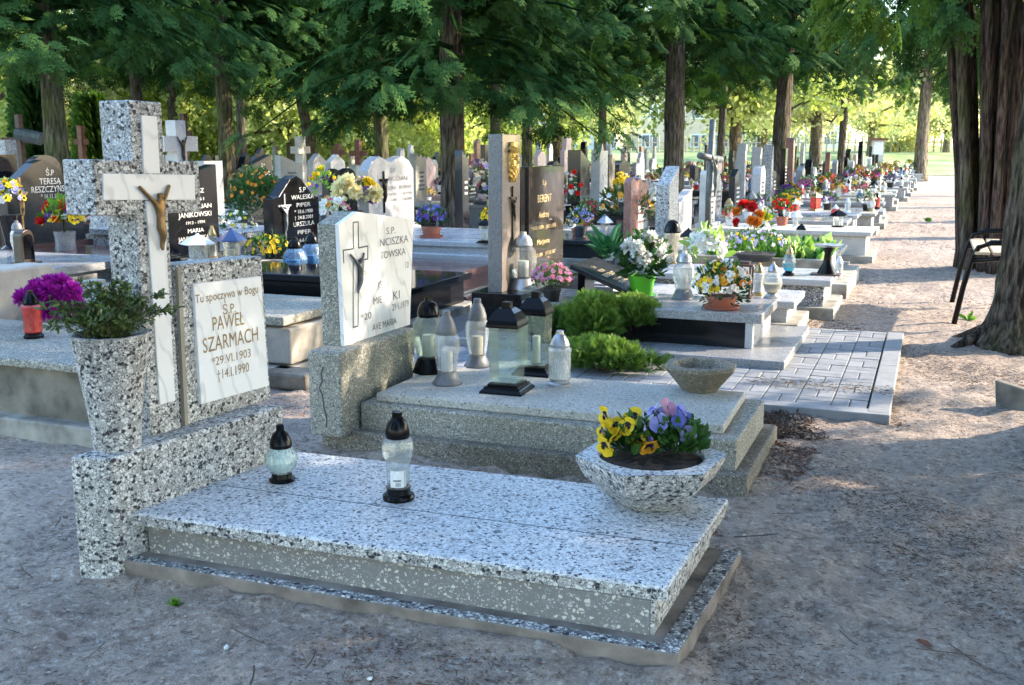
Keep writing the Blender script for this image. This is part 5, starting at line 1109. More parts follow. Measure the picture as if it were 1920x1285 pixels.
PT_('bunch of orange red carnations above the green blades', 1402, 452, zq, 446, 14, 46, 384, 'plant_leaf', [('carn', 'red', None, 5, .07), ('carn', 'orange', None, 6, .07)], 'pot_black', n=20, ls=.08)
PT_('single bunch of yellow daffodils right of the orange red carnations', 1432, 450, zq, 444, 10, 26, 400, 'blade', [('star', 'yellow', 'amber', 4, .08), ('star', 'white', None, 3, .05)], 'pot_black', n=26, ls=.1)
LN_('grave_lantern', 'black arched lantern standing among the hosta leaves', 1503, 462, zq - .03, 420, 18, 'square', 'plastic_black', G_CLEAR, None, 'wax_white')
LN_('grave_lantern', 'milky bellied lantern with a dark grey cap between the violas and the black vase', 1539, 488, .16, 442, 28, 'egg', 'plastic_grey', G_MILK)
LN_('grave_lantern', 'milky bellied lantern with a brown cap behind the violas', 1471, 484, .20, 441, 22, 'egg', 'plastic_brown', G_MILK)
# tubular metal cross
p = at(1327, 450, .25); MC = thing('metal_cross', 'tall plain tubular metal cross standing over the graves near the middle of the photo', 'cross', (p.x, p.y, 0)); ht = zat(p, 224)
MB().tube([(0, 0, 0), (-.01, 0, ht * .5), (.01, .02, ht)], .042, 10).build('post', 'iron', MC, smooth=True); za = zat(p, 296)
MB().tube([(-.07, -.36, za + .03), (.0, 0, za), (.07, .36, za - .03)], .045, 10).build('crossbar', 'iron', MC, smooth=True)
corpus(MC, Plane((.05, 0, 0)), [(-.2, za + .03), (.2, za + .03), (0, za - .05), (0, za - .5)], 'iron', None, 1.)
# pots by the brown jagged stone and behind the black headstone
PT_('terracotta pot of yellow pansies on the low slab right of the black headstone', 1087, 445, .30, 428, 30, 50, 402, 'plant_leaf', [('pansy', 'yellow', 'dusk', 30, .035)], 'terracotta', n=140)
PT_('fluted brown pot of evergreen sprigs with orange flowers beside the jagged brown headstone', 1170, 452, .34, 413, 26, 104, 352, 'boxwood', [('star', 'amber', 'orange', 14, .045), ('star', 'white', None, 14, .04)], 'pot_brown', n=420, ls=.07)
PT_('tall dark vase of red tulips and white blossom right of the black headstone', 1068, 412, .35, 386, 16, 34, 322, 'plant_leaf', [('tulip', 'red', None, 6, .06), ('star', 'white', None, 14, .035), ('star', 'crimson', None, 3, .035)], 'granite_black', n=160, ls=.05)
PT_('bunch of white and cream artificial flowers hanging right of the jagged brown headstone', 1225, 440, .34, 426, 14, 24, 350, 'leaf_pale', [('mum', 'white', None, 16, .06), ('mum', 'cream', None, 6, .06)], 'pot_black', n=30)
PT_('pot of yellow forsythia sprigs left of the jagged brown headstone', 1166, 392, .42, 372, 14, 34, 326, 'plant_leaf', [('star', 'yellow', None, 46, .045)], 'pot_slate', n=60)
PT_('pale blooming shrub with white and lilac flowers right of the big trunk', 900, 395, .40, 378, 26, 78, 302, 'plant_leaf', [('star', 'white', None, 50, .05), ('star', 'lilac', None, 24, .05), ('star', 'pink', None, 8, .05), ('star', 'purple', None, 8, .05)], 'pot_slate', n=240, ls=.06)
# ================================================================== rows of graves further off
ORD = ['first', 'second', 'third', 'fourth', 'fifth', 'sixth', 'seventh', 'eighth', 'ninth', 'tenth', 'eleventh', 'twelfth', 'thirteenth', 'fourteenth', 'fifteenth', 'sixteenth', 'seventeenth', 'eighteenth', 'nineteenth', 'twentieth', 'twenty first', 'twenty second', 'twenty third', 'twenty fourth', 'twenty fifth', 'twenty sixth']
ROWN = ['the path row', 'the second row', 'the third row', 'the fourth row', 'the fifth row', 'the sixth row', 'the seventh row', 'the eighth row']
STY = [('granite_grey', 'grey'), ('granite_charcoal', 'dark grey'), ('granite_light', 'pale grey'), ('granite_black', 'black'), ('granite_light', 'pale grey'), ('granite_grey', 'grey'), ('granite_charcoal', 'dark grey'), ('granite_black', 'black'), ('granite_pink', 'pink'), ('granite_red', 'reddish'), ('terrazzo_far', 'speckled'), ('concrete_pale', 'whitish'), ('concrete_beige', 'beige')]
SH = [('rect', 'square topped'), ('arch', 'round topped'), ('peak', 'pointed'), ('slant', 'slant topped'), ('wave', 'crested'), ('hump', 'double humped'), ('shoulder', 'shouldered'), ('cross', 'cross shaped'), ('jag', 'rough topped')]
CAPS = [('plastic_black', 'black'), ('plastic_silver', 'silver'), ('plastic_gold', 'gold'), ('plastic_white', 'white'), ('plastic_grey', 'grey')]
GLS = [(G_MILK, 'milky'), (G_CLEAR, 'clear'), (G_RED, 'red'), (G_MILK, 'milky'), (G_BLUE, 'blue'), (G_DUST, 'dusty'), (G_AMB, 'amber')]
FLC = [('yellow', 'yellow'), ('white', 'white'), ('red', 'red'), ('orange', 'orange'), ('pink', 'pink'), ('lilac', 'lilac'), ('magenta', 'magenta'), ('amber', 'golden'), ('purple', 'purple'), ('yellow', 'yellow'), ('crimson', 'crimson')]
_pp = {}
def farpot(label, loc, s, c, kind, potm, group):
    key = (c, kind, potm)
    if key not in _pp:
        o = potted('flower_pot', label, loc, .11, .16, potm, .20, .2, 70, .09, 'plant_leaf', [(kind, c, None, 34, .040)], group=group, single=False, cz=.11, low=-.3, seg=12); _pp[key] = o
    else:
        o = copy_tree(_pp[key]); o.location = loc
    o['label'] = label; o['group'] = group; o.scale = (s, s, s); o.rotation_euler = (0, 0, rnd.uniform(0, 6)); return o
ROWS = [(-3.0, 14.3, 56, 1.5), (-5.9, 12.6, 54, 1.5), (-8.6, 11.2, 52, 1.55), (-11.2, 13, 50, 1.7), (-13.9, 12.5, 48, 1.9), (-17., 14, 46, 2.3), (-20.2, 16, 46, 2.8), (-24., 18, 46, 3.4)]
nl = npots = 0
rg = random.Random(5)
for ri, (hx, ya, yb, pitch) in enumerate(ROWS):
    y = ya; k = 0
    while y < yb:
        w = rg.uniform(.95, 1.2); y0, y1 = y, y + w; y += pitch * rg.uniform(.85, 1.15)
        if any(a - .15 < y1 and b + .15 > y0 for key, v in OCC.items() if abs(key - hx) < 1.6 for a, b in v): continue
        hxx = hx + rg.uniform(-.15, .15) + (0.012 * max(0, y0 - 25) if ri == 0 else 0); P = Vector((hxx, (y0 + y1) / 2, 0)); d = depth(P)
        pxx = CX + F * ((P - CAM).dot(_r)) / d
        if pxx < -60 or pxx > 1800: continue
        (sm, sn), (shp, shn) = rg.choice(STY), rg.choice(SH)
        if shp == 'cross' and rg.random() < .4: shp, shn = 'arch', 'round topped'
        hw = rg.uniform(.5, .8) * (w / 1.2); hh = rg.uniform(.55, .95)
        if rg.random() < .3: hw = rg.uniform(.22, .34); hh = rg.uniform(.9, 1.35); 
        zt = rg.uniform(.26, .48); fx = hxx + 2.15 + rg.uniform(-.12, .12)
        sl_ = sm if rg.random() < .6 else rg.choice(['granite_grey', 'granite_light', 'concrete', 'terrazzo_far'])
        grave(f'{sn} grave with {shn} headstone, {ORD[min(k, 25)]} far grave of {ROWN[ri]}', hxx, y0, y1, fx, zt, sl_, sm, shp, hw, hh, thick=rg.uniform(.1, .18), group='graves in the far rows', letters_=d < 24)
        where = f'{ORD[min(k, 25)]} far grave of {ROWN[ri]}'
        n_l = 3 if ri < 2 else rg.choice([1, 2, 2]) if ri < 3 else rg.choice([1, 1, 2]) if d < 40 else 1
        pos = ['by the headstone', 'in mid slab', 'at the foot']
        for i in range(n_l):
            if nl > 290: break
            (cm, cn), (gm, gn) = rg.choice(CAPS), rg.choice(GLS); kd = rg.choice(['round', 'facet', 'bulge', 'slim', 'egg', 'square', 'house'])
            xx = hxx + [.35, 1.05, 1.8][i] + rg.uniform(-.15, .2); r_ = rg.uniform(.05, .08)
            lantern('grave_lantern', f'{gn} lantern with {cn} cap {pos[i]}, {where}', (min(xx, fx - .15), rg.uniform(y0 + .2, y1 - .2), zt), r_, rg.uniform(.2, .36), kd, cm, gm, None, 'wax_white' if gm is not G_RED else 'wax_red', rg.uniform(0, 3), group='lanterns on the far graves'); nl += 1
        for i in range(rg.choice([1, 2, 2, 3]) if ri < 3 else rg.choice([1, 1, 2])):
            if npots > 290: break
            c, cn = rg.choice(FLC); kind = rg.choice(['star', 'pansy', 'tulip', 'star']); pm_ = rg.choice(['terracotta', 'pot_black', 'pot_slate', 'plastic_white'])
            farpot(f'pot of {cn} flowers {["by the headstone", "in mid slab", "at the foot"][i]}, {where}', (min(hxx + [.3, .95, 1.7][i] + rg.uniform(-.1, .25), fx - .2), rg.uniform(y0 + .15, y1 - .15), zt), rg.uniform(.5, .95), c, kind, pm_, 'flower pots on the far graves'); npots += 1
        k += 1
print('far graves lanterns', nl, 'pots', npots)
# wooden and metal crosses among the far stones
def wcross(label, px, ybase, ytop, xl, xr, yarm, D, mat, roof=False):
    p = atd(px, YH + 20, D); p = Vector((p.x, p.y, 0)); o = thing('wooden_cross' if 'wood' in mat or mat == 'rust' else 'metal_cross', label, 'cross', p); h = zat(p, ytop); za = zat(p, yarm); hw = msize(p, xr - xl) / 2; t = max(.05, msize(p, 5))
    MB().box(-t, t, -t, t, 0, h).build('post', mat, o); a = MB(); ax = _r
    a.quadbox([(-ax.x * hw + ax.y * t * .8, -ax.y * hw - ax.x * t * .8), (ax.x * hw + ax.y * t * .8, ax.y * hw - ax.x * t * .8), (ax.x * hw - ax.y * t * .8, ax.y * hw + ax.x * t * .8), (-ax.x * hw - ax.y * t * .8, -ax.y * hw + ax.x * t * .8)], za - t, za + t); a.build('crossbar', mat, o)
    if roof:
        r2 = MB().tube([(-ax.x * hw * .2, -ax.y * hw * .2, za + .12), (ax.x * hw * 1.2, ax.y * hw * 1.2, za + .02)], .12, 8); r2.build('roof', 'iron', o)
wcross('dark wooden cross with a little tin roof at the left edge among the trunks', 41, 300, 215, 8, 74, 263, 19., 'wood_dark', True)
wcross('rusty red cross between the left trunk and the stone cross', 155, 300, 236, 150, 175, 266, 27., 'rust'); wcross('brown wooden cross behind the pale granite cross headstone', 348, 290, 213, 340, 368, 250, 24., 'wood_dark')
wcross('small reddish cross far behind the gabled headstones', 634, 320, 270, 622, 648, 286, 34., 'rust'); wcross('thin reddish cross right of the small reddish one', 672, 330, 262, 656, 690, 288, 32., 'rust')
# fluted pale pillars and dark arched stones right of the middle
for i, (xl, xr, yt, lb_) in enumerate(((1383, 1398, 267, 'tall pale monument of fluted pillars, left of the pair near the leaning trunk'), (1411, 1428, 274, 'tall pale monument of fluted pillars, right of the pair near the leaning trunk'))):
    p = atd((xl + xr) / 2, 300, 22. + i); o = thing('pillar_monument', lb_, 'monument', (p.x, p.y, 0)); h = zat((p.x, p.y), yt); wd_ = msize((p.x, p.y, 1), xr - xl)
    for j in range(4): MB().box(-.09, .09, (j - 2) * wd_ / 3, (j - 2) * wd_ / 3 + wd_ / 3.6, 0, h * (1 - .05 * abs(j - 2.3))).build('pillar', 'granite_light', o)
    MB().box(-.25, .25, -wd_ * .8, wd_ * .7, -.02, .35).build('base', 'granite_light', o)
p = atd(1645, 290, 52.); NB = thing('notice_board', 'white notice board with a brown frame far up the path', 'sign', (p.x, p.y, 0)); hN = zat((p.x, p.y), 263); wN = msize((p.x, p.y, 1), 22); aN = _r
q4 = lambda w, t: [(-aN.x * w - aN.y * -t, -aN.y * w - aN.x * t), (aN.x * w + aN.y * t, aN.y * w - aN.x * t), (aN.x * w - aN.y * t, aN.y * w + aN.x * t), (-aN.x * w - aN.y * t, -aN.y * w + aN.x * t)]
MB().quadbox(q4(wN / 2, .06), .2, hN).build('board', 'concrete_pale', NB); MB().quadbox(q4(wN / 2 - .06, .075), hN * .6, hN - .08).build('panel', 'white_paint', NB); MB().quadbox(q4(wN / 2 + .12, .2), hN, hN + .1).build('roof', 'rust', NB)
# ================================================================== ground
def ground_mat():
    m, nt, out = new_mat('dirt'); v = coords(nt)
    a = noise(nt, v, .55, 6, .6); b = noise(nt, v, 7, 6, .7); c3 = noise(nt, v, 60, 4, .7)
    c = ramp(nt, a, [(.3, (.40, .31, .25)), (.55, (.50, .405, .335)), (.75, (.59, .49, .415))])
    c = mixc(nt, ramp(nt, b, [(.40, (.42,) * 3), (.54, (0,) * 3)]), c, (.22, .165, .135))
    c = mixc(nt, ramp(nt, c3, [(.38, (.42,) * 3), (.55, (0,) * 3)]), c, (.24, .195, .165))
    c = mixc(nt, ramp(nt, noise(nt, v, 24, 5, .75), [(.38, (.8,) * 3), (.50, (0,) * 3), (.58, (0,) * 3), (.72, (0,) * 3)]), c, (.17, .125, .10))
    c = mixc(nt, ramp(nt, noise(nt, v, 33, 4, .7), [(.54, (0,) * 3), (.66, (.75,) * 3)]), c, (.64, .56, .49))
    c = mixc(nt, ramp(nt, noise(nt, v, 130, 2), [(.66, (0,) * 3), (.72, (.5,) * 3)]), c, (.6, .56, .52))
    h = mixc(nt, .5, b, c3)
    principled(nt, out, c, .95, 0, bump(nt, mixc(nt, .5, h, noise(nt, v, 24, 5, .7)), 1., .07), .15); MAT['dirt'] = m
ground_mat()
from mathutils import noise as mnoise
def gh(x, y):
    n_ = mnoise.noise; z = .016 * n_((x * 4, y * 4, 0)) + .012 * n_((x * 9, y * 9, 3)) + .007 * n_((x * 19, y * 19, 7)) + .014 * math.sin(x * 2.1 + .5 * y) * math.sin(y * 1.7 - .3 * x) + .010 * math.sin(5.3 * x + 1.1) * math.sin(4.7 * y + .4) + .004 * math.sin(17 * x + y * 3) * math.sin(15 * y - 2 * x)
    for tx, ty, tr, th in TREE_MOUNDS: z += th * math.exp(-((x - tx) ** 2 + (y - ty) ** 2) / tr ** 2)
    for (x0, x1, y0, y1) in ((-2.75, -.57, 2.74, 3.67), (-2.83, -.66, 4.40, 5.34)):
        d = max(x0 - x, x - x1, y0 - y, y - y1)
        if d > -.05: z += .020 * math.exp(-(max(d, 0) / .07) ** 2) * (.55 + .45 * math.sin(9 * x + 7 * y) * math.sin(23 * x - 17 * y))
    return z - .012
TREE_MOUNDS = [(.72, 8.9, .45, .07), (1.0, 6.0, .45, .08), (1.05, 3.35, .4, .06), (.8, 13.9, .8, .08)]
xs = np.concatenate([[-400, -150, -60, -30, -18, -12, -9], np.arange(-7, -4.2, .25), np.arange(-4.2, 2.3, .026), [2.8, 3.2, 4, 6, 9, 15, 30, 80, 200, 400]])
ys = np.concatenate([[-60, -20, -6, -1, .6], np.arange(1.2, 8, .028), np.arange(8, 14, .06), np.arange(14, 24, .25), [25, 28, 34, 42, 55, 70, 100, 160, 300, 600]])
Vg = [(x, y, gh(x, y) if abs(x) < 8 and 0 < y < 24 else -.012) for y in ys for x in xs]; nx = len(xs)
me = bpy.data.meshes.new('ground'); 
me.from_pydata(Vg, [], [(j * nx + i, j * nx + i + 1, (j + 1) * nx + i + 1, (j + 1) * nx + i) for j in range(len(ys) - 1) for i in range(nx - 1)])
tag(link('ground', me, 'dirt', None, True), kind='structure')
lw, nt, out = new_mat('lawn_grass'); v = coords(nt); c = ramp(nt, noise(nt, v, .35, 6), [(.35, (.10, .17, .04)), (.55, (.26, .32, .10)), (.7, (.40, .36, .22))]); principled(nt, out, c, .95); MAT['lawn_grass'] = lw
tag(MB().add([(-120, 64, .01), (60, 58, .01), (60, 78, 1.0), (-120, 84, 1.0), (-120, 130, 1.6), (60, 130, 1.6)], [(0, 1, 2, 3), (3, 2, 5, 4)]).build('lawn', 'lawn_grass'), kind='structure')

# litter: needles, twigs, dead leaves, pebbles
def gpts(n, x0, x1, y0, y1, clump=True):
    P = np.stack([nrg.uniform(x0, x1, n * 3), nrg.uniform(y0, y1, n * 3)], 1)
    if clump: k = np.sin(P[:, 0] * 2.3 + 1) * np.sin(P[:, 1] * 1.9) + .8 * np.sin(P[:, 0] * 5.1 + P[:, 1] * 3.3) + .5 * nrg.random(len(P)); P = P[np.argsort(-k + 1.6 * nrg.random(len(P)))[:n]]
    else: P = P[:n]
    inside = (((P[:, 0] < -.55) & (P[:, 0] > -2.8) & (P[:, 1] > 2.68) & (P[:, 1] < 3.7)) | ((P[:, 0] < -.65) & (P[:, 0] > -2.9) & (P[:, 1] > 4.3) & (P[:, 1] < 5.4)) | ((P[:, 0] < -.13) & (P[:, 1] > 6.0) & (P[:, 1] < 8.9)))
    P = P[~inside]; return np.array([(x, y, gh(x, y) + .004) for x, y in P])
M('litter_dark', (.075, .045, .03), .9, 0, .5, 30); M('litter_red', (.17, .075, .045), .9, 0, .4, 20); M('litter_straw', (.34, .26, .17), .9, 0, .4, 20); M('pebble', (.34, .32, .30), .8, 0, .4, 5); M('pebble_white', (.7, .69, .66), .6)
def litter(name, n, reg, tpl, s0, s1, mat, lift=.25, clump=True):
    P = gpts(n, *reg, clump); k = len(P); X = unit(k); X[:, 2] *= lift; Nn = unit(k) * .35 + np.array([0, 0, 1])
    tag(link(name, scatter(name, tpl[0], tpl[1], P, X, Nn, nrg.uniform(s0, s1, k)), mat), kind='stuff')
NEED = (LEAF2[0] * np.array([1, .22, 1]), LEAF2[1])
_tw = []; 
for i in range(5):
    t = i / 4; _tw += [(t, .012 + .05 * math.sin(3 * t), .03 * math.sin(2 * t)), (t, -.012 + .05 * math.sin(3 * t), .03 * math.sin(2 * t) + .01)]
TWIG = (np.array(_tw), np.array([(2 * i, 2 * i + 1, 2 * i + 3, 2 * i + 2) for i in range(4)]))
R1_ = (-3.6, 2.2, 1.4, 9.5)
litter('needle_litter', 26000, R1_, NEED, .008, .026, 'litter_dark'); litter('leaf_litter', 5200, R1_, LEAF2, .006, .018, 'litter_red', .3); litter('straw_litter', 1500, R1_, TWIG, .02, .09, 'litter_straw', .15)
litter('twig_litter', 420, R1_, TWIG, .05, .20, 'litter_dark', .08, False)
litter('needle_litter', 15000, R1_, NEED, .004, .013, 'litter_dark', .3, False); litter('leaf_litter', 5500, R1_, LEAF2, .004, .013, 'litter_red', .3); litter('needle_litter', 12000, R1_, NEED, .006, .018, 'litter_dark', .3); litter('leaf_litter', 70, R1_, LEAF2, .03, .06, 'litter_red', .5, False); litter('twig_litter', 900, R1_, TWIG, .02, .07, 'litter_straw', .1, False); litter('leaf_litter', 2500, R1_, LEAF2, .004, .010, 'litter_straw', .3, False)
litter('needle_litter', 9000, (-6.5, 2.0, 9, 30), NEED, .02, .05, 'litter_dark')
litter('needle_litter', 1500, (-.62, .3, 2.0, 4.8), NEED, .008, .022, 'litter_dark'); litter('leaf_litter', 420, (-2.6, -.3, 2.2, 2.75), LEAF2, .006, .018, 'litter_red', .3); litter('leaf_litter', 1500, (-.85, -.05, 5.5, 6.0), LEAF2, .012, .04, 'litter_dark', .4)
litter('leaf_litter', 500, (-.66, -.45, 3.9, 5.3), LEAF2, .012, .03, 'litter_red', .3)
PEB = MB().lathe([(.0, -.4), (.8, -.2), (1, .1), (.6, .5), (0, .6)], 5, jit=.2); PEBT = (np.array(PEB.v, float), np.array([f for f in PEB.f if len(f) == 4]))
litter('pebbles', 4500, R1_, PEBT, .002, .007, 'pebble', .3, False); litter('pebbles', 40, R1_, PEBT, .005, .011, 'pebble_white', .3, False)
# soil and needles blown over the bricks
P = np.stack([nrg.uniform(-1.0, -.15, 500), 6.55 + .05 * np.sin(nrg.uniform(0, 9, 500)) + nrg.normal(0, .06, 500), np.full(500, .046)], 1)
tag(link('needle_litter', scatter('needles', NEED[0], NEED[1], P, unit(500) * np.array([1, 1, .1]), unit(500) * .3 + np.array([0, 0, 1]), nrg.uniform(.015, .035, 500)), 'litter_straw'), kind='stuff')
def weed(x, y, s, lab, n=14):
    o = thing('weed', lab, 'weed', (x, y, gh(x, y))); d = unit(n); d[:, 2] = np.abs(d[:, 2]) + .3
    link('leaves', scatter('leaves', LEAF2[0], LEAF2[1], np.zeros((n, 3)), d, np.cross(d, unit(n)), s * (.5 + .6 * nrg.random(n))), 'blade', o)
p = at(330, 1128); weed(p.x, p.y, .035, 'tiny bright green weed at the foot of the front grave ledge', 22)
p = at(1815, 600); weed(p.x, p.y, .10, 'small green weed sprouting between the bench leg and the tree', 9); p = at(1740, 800 - 385); weed(p.x, p.y, .10, 'grass tuft on the path beside the multi stemmed tree', 26)

# ================================================================== trees
def thuja_crown(seed, H_, rad, z0, nl, npl, sl, low_frac=.62, droop=1.):
    g = np.random.default_rng(seed); P, X, Nn, S, Tn = [], [], [], [], []; lim = MB()
    for i in range(nl):
        low = i < nl * low_frac
        zs_ = z0 + (g.random() ** 1.2) * 3.2 if low else z0 + 2.6 + g.random() * (H_ - z0 - 2.8); az = g.random() * 2 * PI + i * 2.4
        Ln = rad * (1 - .75 * max(0, (zs_ - z0)) / (H_ - z0)) * (.55 + .55 * g.random()); dv = np.array([math.cos(az), math.sin(az), 0]); rise = g.uniform(.05, .35); dr = g.uniform(.35, .7) * droop
        def pos(t): return dv * Ln * t + np.array([0, 0, zs_ + Ln * (rise * t - dr * t * t)])
        lim.tube([tuple(pos(t)) for t in (0, .3, .6, .9)], [.05, .035, .022, .008], 5)
        n = npl if low else int(npl * .7); side = np.array([-dv[1], dv[0], 0]); nc_ = g.integers(5, 8)
        ct = np.sort(.25 + .75 * g.random(nc_) ** .8); cs = g.normal(0, 1, nc_) * (.10 + .30 * (1 - ct)) * Ln * .55
        bot = z0 - .95 + .35 * math.sin(az * 3 + seed) + .2 * math.sin(az * 7 + 2 * seed)
        for k in range(n):
            c_ = g.integers(0, nc_); tt = ct[c_]; ctr = pos(tt) + side * cs[c_] + np.array([0, 0, -.16 * abs(cs[c_])]); rel_ = g.normal(0, 1, 3) * np.array([.17, .17, .08])
            q = ctr + rel_ + np.array([0, 0, -.35 * float(rel_ @ rel_) ** .5])
            if q[2] < bot: q[2] = bot + (bot - q[2]) * .3
            ax = dv * g.uniform(.3, .9) + side * g.normal(0, .35) + np.array([rel_[0], rel_[1], 0]) * 3.2 + np.array([0, 0, g.uniform(-.7, .05)])
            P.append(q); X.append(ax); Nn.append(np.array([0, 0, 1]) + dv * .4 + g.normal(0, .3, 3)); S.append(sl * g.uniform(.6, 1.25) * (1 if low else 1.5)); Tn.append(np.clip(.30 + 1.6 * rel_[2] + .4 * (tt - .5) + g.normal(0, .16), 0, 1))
    return P, X, Nn, S, Tn, lim
def crown_mesh(*a, tpl=SPRAY, **k):
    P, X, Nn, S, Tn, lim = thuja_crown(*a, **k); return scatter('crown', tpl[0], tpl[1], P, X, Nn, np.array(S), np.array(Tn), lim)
CR = []
for sd, (H_, rad, nl_, npl) in enumerate(((8.5, 3.3, 100, 44), (8.8, 3.0, 92, 44), (8, 3.6, 105, 42))): CR.append(crown_mesh(sd + 3, H_, rad, 2.7, nl_, npl - 8, .32))
CR.append(crown_mesh(9, 10, 3.4, 2.7, 62, 20, .34))
def crown_obj(ci, mat, bk, root):
    key = (ci, mat, bk)
    if key not in CRM: CRM[key] = CR[ci].copy() if any(k[0] == ci for k in CRM) else CR[ci]; CRM[key].materials.clear()
    return link('crown', CRM[key], [mat, bk], root)
CRM = {}
def trunk_mesh(r, h, lean=(0, 0), seed=1, flare=1.5, n=18, lump=.10, rows=15, ridge=0.):
    pts, rad = [], []; rr = random.Random(seed)
    for k in range(rows):
        t = k / (rows - 1); z = h * t ** 1.25 - (.06 if k == 0 else 0); pts.append((lean[0] * t + .05 * math.sin(3 * t + seed) * h * .15, lean[1] * t + .04 * math.sin(4 * t + seed * 2) * h * .15, z)); rad.append(r * (1 + (flare - 1) * math.exp(-z / .22) + rr.uniform(-.05, .05) * (1 if rows < 20 else .3)) * (1 - .35 * t))
    return MB().tube(pts, rad, n, True, lump, seed, ridge)
def tree(label, px, D, wpx, ci, zlow, cat='tree', bk='bark', crown_mat='thuja', lean=(0, 0), seed=1, s=1., pos=None, th=6., rz=None, group='trees among the graves', crown=True, flare=1.5, name='thuja_tree'):
    if pos is None: p = atd(px, YH + 40, D); p = Vector((p.x, p.y, 0))
    else: p = Vector(pos)
    r = msize((p.x, p.y, 1), wpx) / 2 if wpx else .22
    root = thing(name, label, cat, p, 0, group); tr = trunk_mesh(r, th, lean, seed, flare).build('trunk', bk, root, smooth=True)
    if crown:
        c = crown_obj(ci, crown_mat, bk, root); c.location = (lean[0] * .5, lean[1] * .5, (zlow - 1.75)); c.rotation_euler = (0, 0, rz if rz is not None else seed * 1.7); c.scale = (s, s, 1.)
    return root
tree('broad dark thuja with a mossy trunk at the left edge', 110, 17.5, 46, 0, 2.4, bk='bark_green', seed=2)
tree('thuja with a straight greenish trunk behind the right arm of the stone cross', 427, 23, 34, 1, 2.6, bk='bark_green', seed=3, flare=1.2)
tree('slender thuja trunk just right of the straight greenish one', 457, 34, 20, 2, 3.8, bk='bark', seed=5, flare=1.2)
tree('leaning dark thuja trunk behind the tulip vase', 603, 27, 24, 0, 2.9, bk='bark', lean=(-.9, -.3), seed=7)
tree('thick dark trunked thuja with low hanging boughs left of the tall stele', 852, 17.4, 52, 2, 1.5, seed=4, flare=1.35)
tree('thuja with a thick straight trunk rising behind the speckled stele', 1262, 20.5, 42, 0, 2.5, seed=8, flare=1.15)
tree('thuja with a knobbly greyish trunk right of the tubular metal cross', 1458, 28.5, 36, 1, 2.75, seed=9, flare=1.1, lean=(.2, 0))
tree('thuja with a pale trunk peeping right of the tall stele', 990, 30, 22, 1, 2.8, seed=11, flare=1.2, bk='bark_green')
tree('young thuja with a forked stem near the far end of the path', 1575, 40, 16, 2, 3.1, seed=12, s=.8, flare=1.1)
tree('dense thuja filling the gap between the left trunk and the stone cross', 262, 27, 26, 1, 2.7, seed=13)
tree('dense thuja behind the gabled marble headstone', 715, 25, 30, 2, 2.2, seed=14, bk='bark_green')
tree('thuja standing deep behind the pink granite stones', 1130, 34, 18, 0, 2.8, seed=16)
tree('thuja far behind the knobbly trunk', 1350, 36, 16, 2, 3.2, seed=18, s=.9)
for i, (px, D) in enumerate(((-60, 22), (330, 40), (560, 40), (930, 42))): tree(['thuja at the very left edge behind the mossy trunk', 'thuja in the back row above the stone cross', 'thuja in the back row above the tulip vase', 'thuja in the back row left of the tall stele'][i], px, D, 22, i % 3, 4.4, seed=20 + i)
# conical dark thuja shrub at the left
def cone_shrub(label, px, D, wpx, ytop, mat, seed):
    p = atd(px, YH + 40, D); p = Vector((p.x, p.y, 0)); r = msize((p.x, p.y, 1), wpx) / 2; h = zat(p, ytop); o = thing('conical_thuja', label, 'shrub', p); n = 1500
    z = nrg.random(n) ** 1.1; a = nrg.random(n) * 2 * PI; rr_ = r * (1 - z * .75) * (.7 + .35 * nrg.random(n)); P = np.stack([rr_ * np.cos(a), rr_ * np.sin(a), z * h], 1); X = np.stack([np.cos(a), np.sin(a), .9 + 0 * a], 1) + unit(n) * .3
    link('foliage', scatter('foliage', SPRAY_LO[0], SPRAY_LO[1], P, X, np.stack([-np.sin(a), np.cos(a), 0 * a], 1), .30 + .1 * nrg.random(n)), mat, o); MB().tube([(0, 0, 0), (0, 0, h * .6)], .06, 6).build('trunk', 'bark', o)
cone_shrub('dark columnar thuja between the wooden cross and the mossy trunk at left', 68, 24, 56, 150, 'thuja', 1); cone_shrub('yellowish columnar thuja left of the stone cross', 176, 30, 46, 190, 'thuja_sunny', 2)

# the row of trees on the right of the path
def big(label, x, y, r, bk, seed, flare=2.0, th=6., crown=1, zlow=2.2, s=1., mat='thuja', rz=None):
    o = thing('thuja_tree', label, 'tree', (x, y, 0), 0, 'old trees on the right of the path'); t = trunk_mesh(r, th, (0, 0), seed, flare, 120, .10, 46, .016).build('trunk', bk, o, smooth=True)
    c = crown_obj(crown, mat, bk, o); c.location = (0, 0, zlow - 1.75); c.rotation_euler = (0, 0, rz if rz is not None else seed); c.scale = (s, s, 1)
    rt = MB(); rr = random.Random(seed)
    for i in range(7):
        a = i * .9 + rr.uniform(-.3, .3); l = r * rr.uniform(2.0, 3.0)
        rt.tube([(math.cos(a) * r * .5, math.sin(a) * r * .5, .32), (math.cos(a) * r * 1.25, math.sin(a) * r * 1.25, .10), (math.cos(a + .15) * l, math.sin(a + .15) * l, -.03)], [r * .42, r * .32, r * .12], 10, True, .12, i)
    rt.build('root', bk, t, smooth=True); return o
big('old thuja with a thick ridged trunk and flared roots right of the brick paving', .71, 8.75, .195, 'bark', 31, 1.75, zlow=2.3, s=.8, mat='thuja_sunny')
big('old thuja whose flared root shows at the right edge beside a small stone', 1.02, 5.95, .24, 'bark', 33, 2.1, zlow=3.3)
big('old thuja whose root tip shows at the lower right edge', 1.12, 3.3, .25, 'bark', 35, 2.0, zlow=3.5, crown=2)
MSx, MSy = .90, 13.9
MS = thing('multi_stem_thuja', 'old multi stemmed thuja with many red brown stems on the right of the path', 'tree', (MSx, MSy, 0), 0, None)
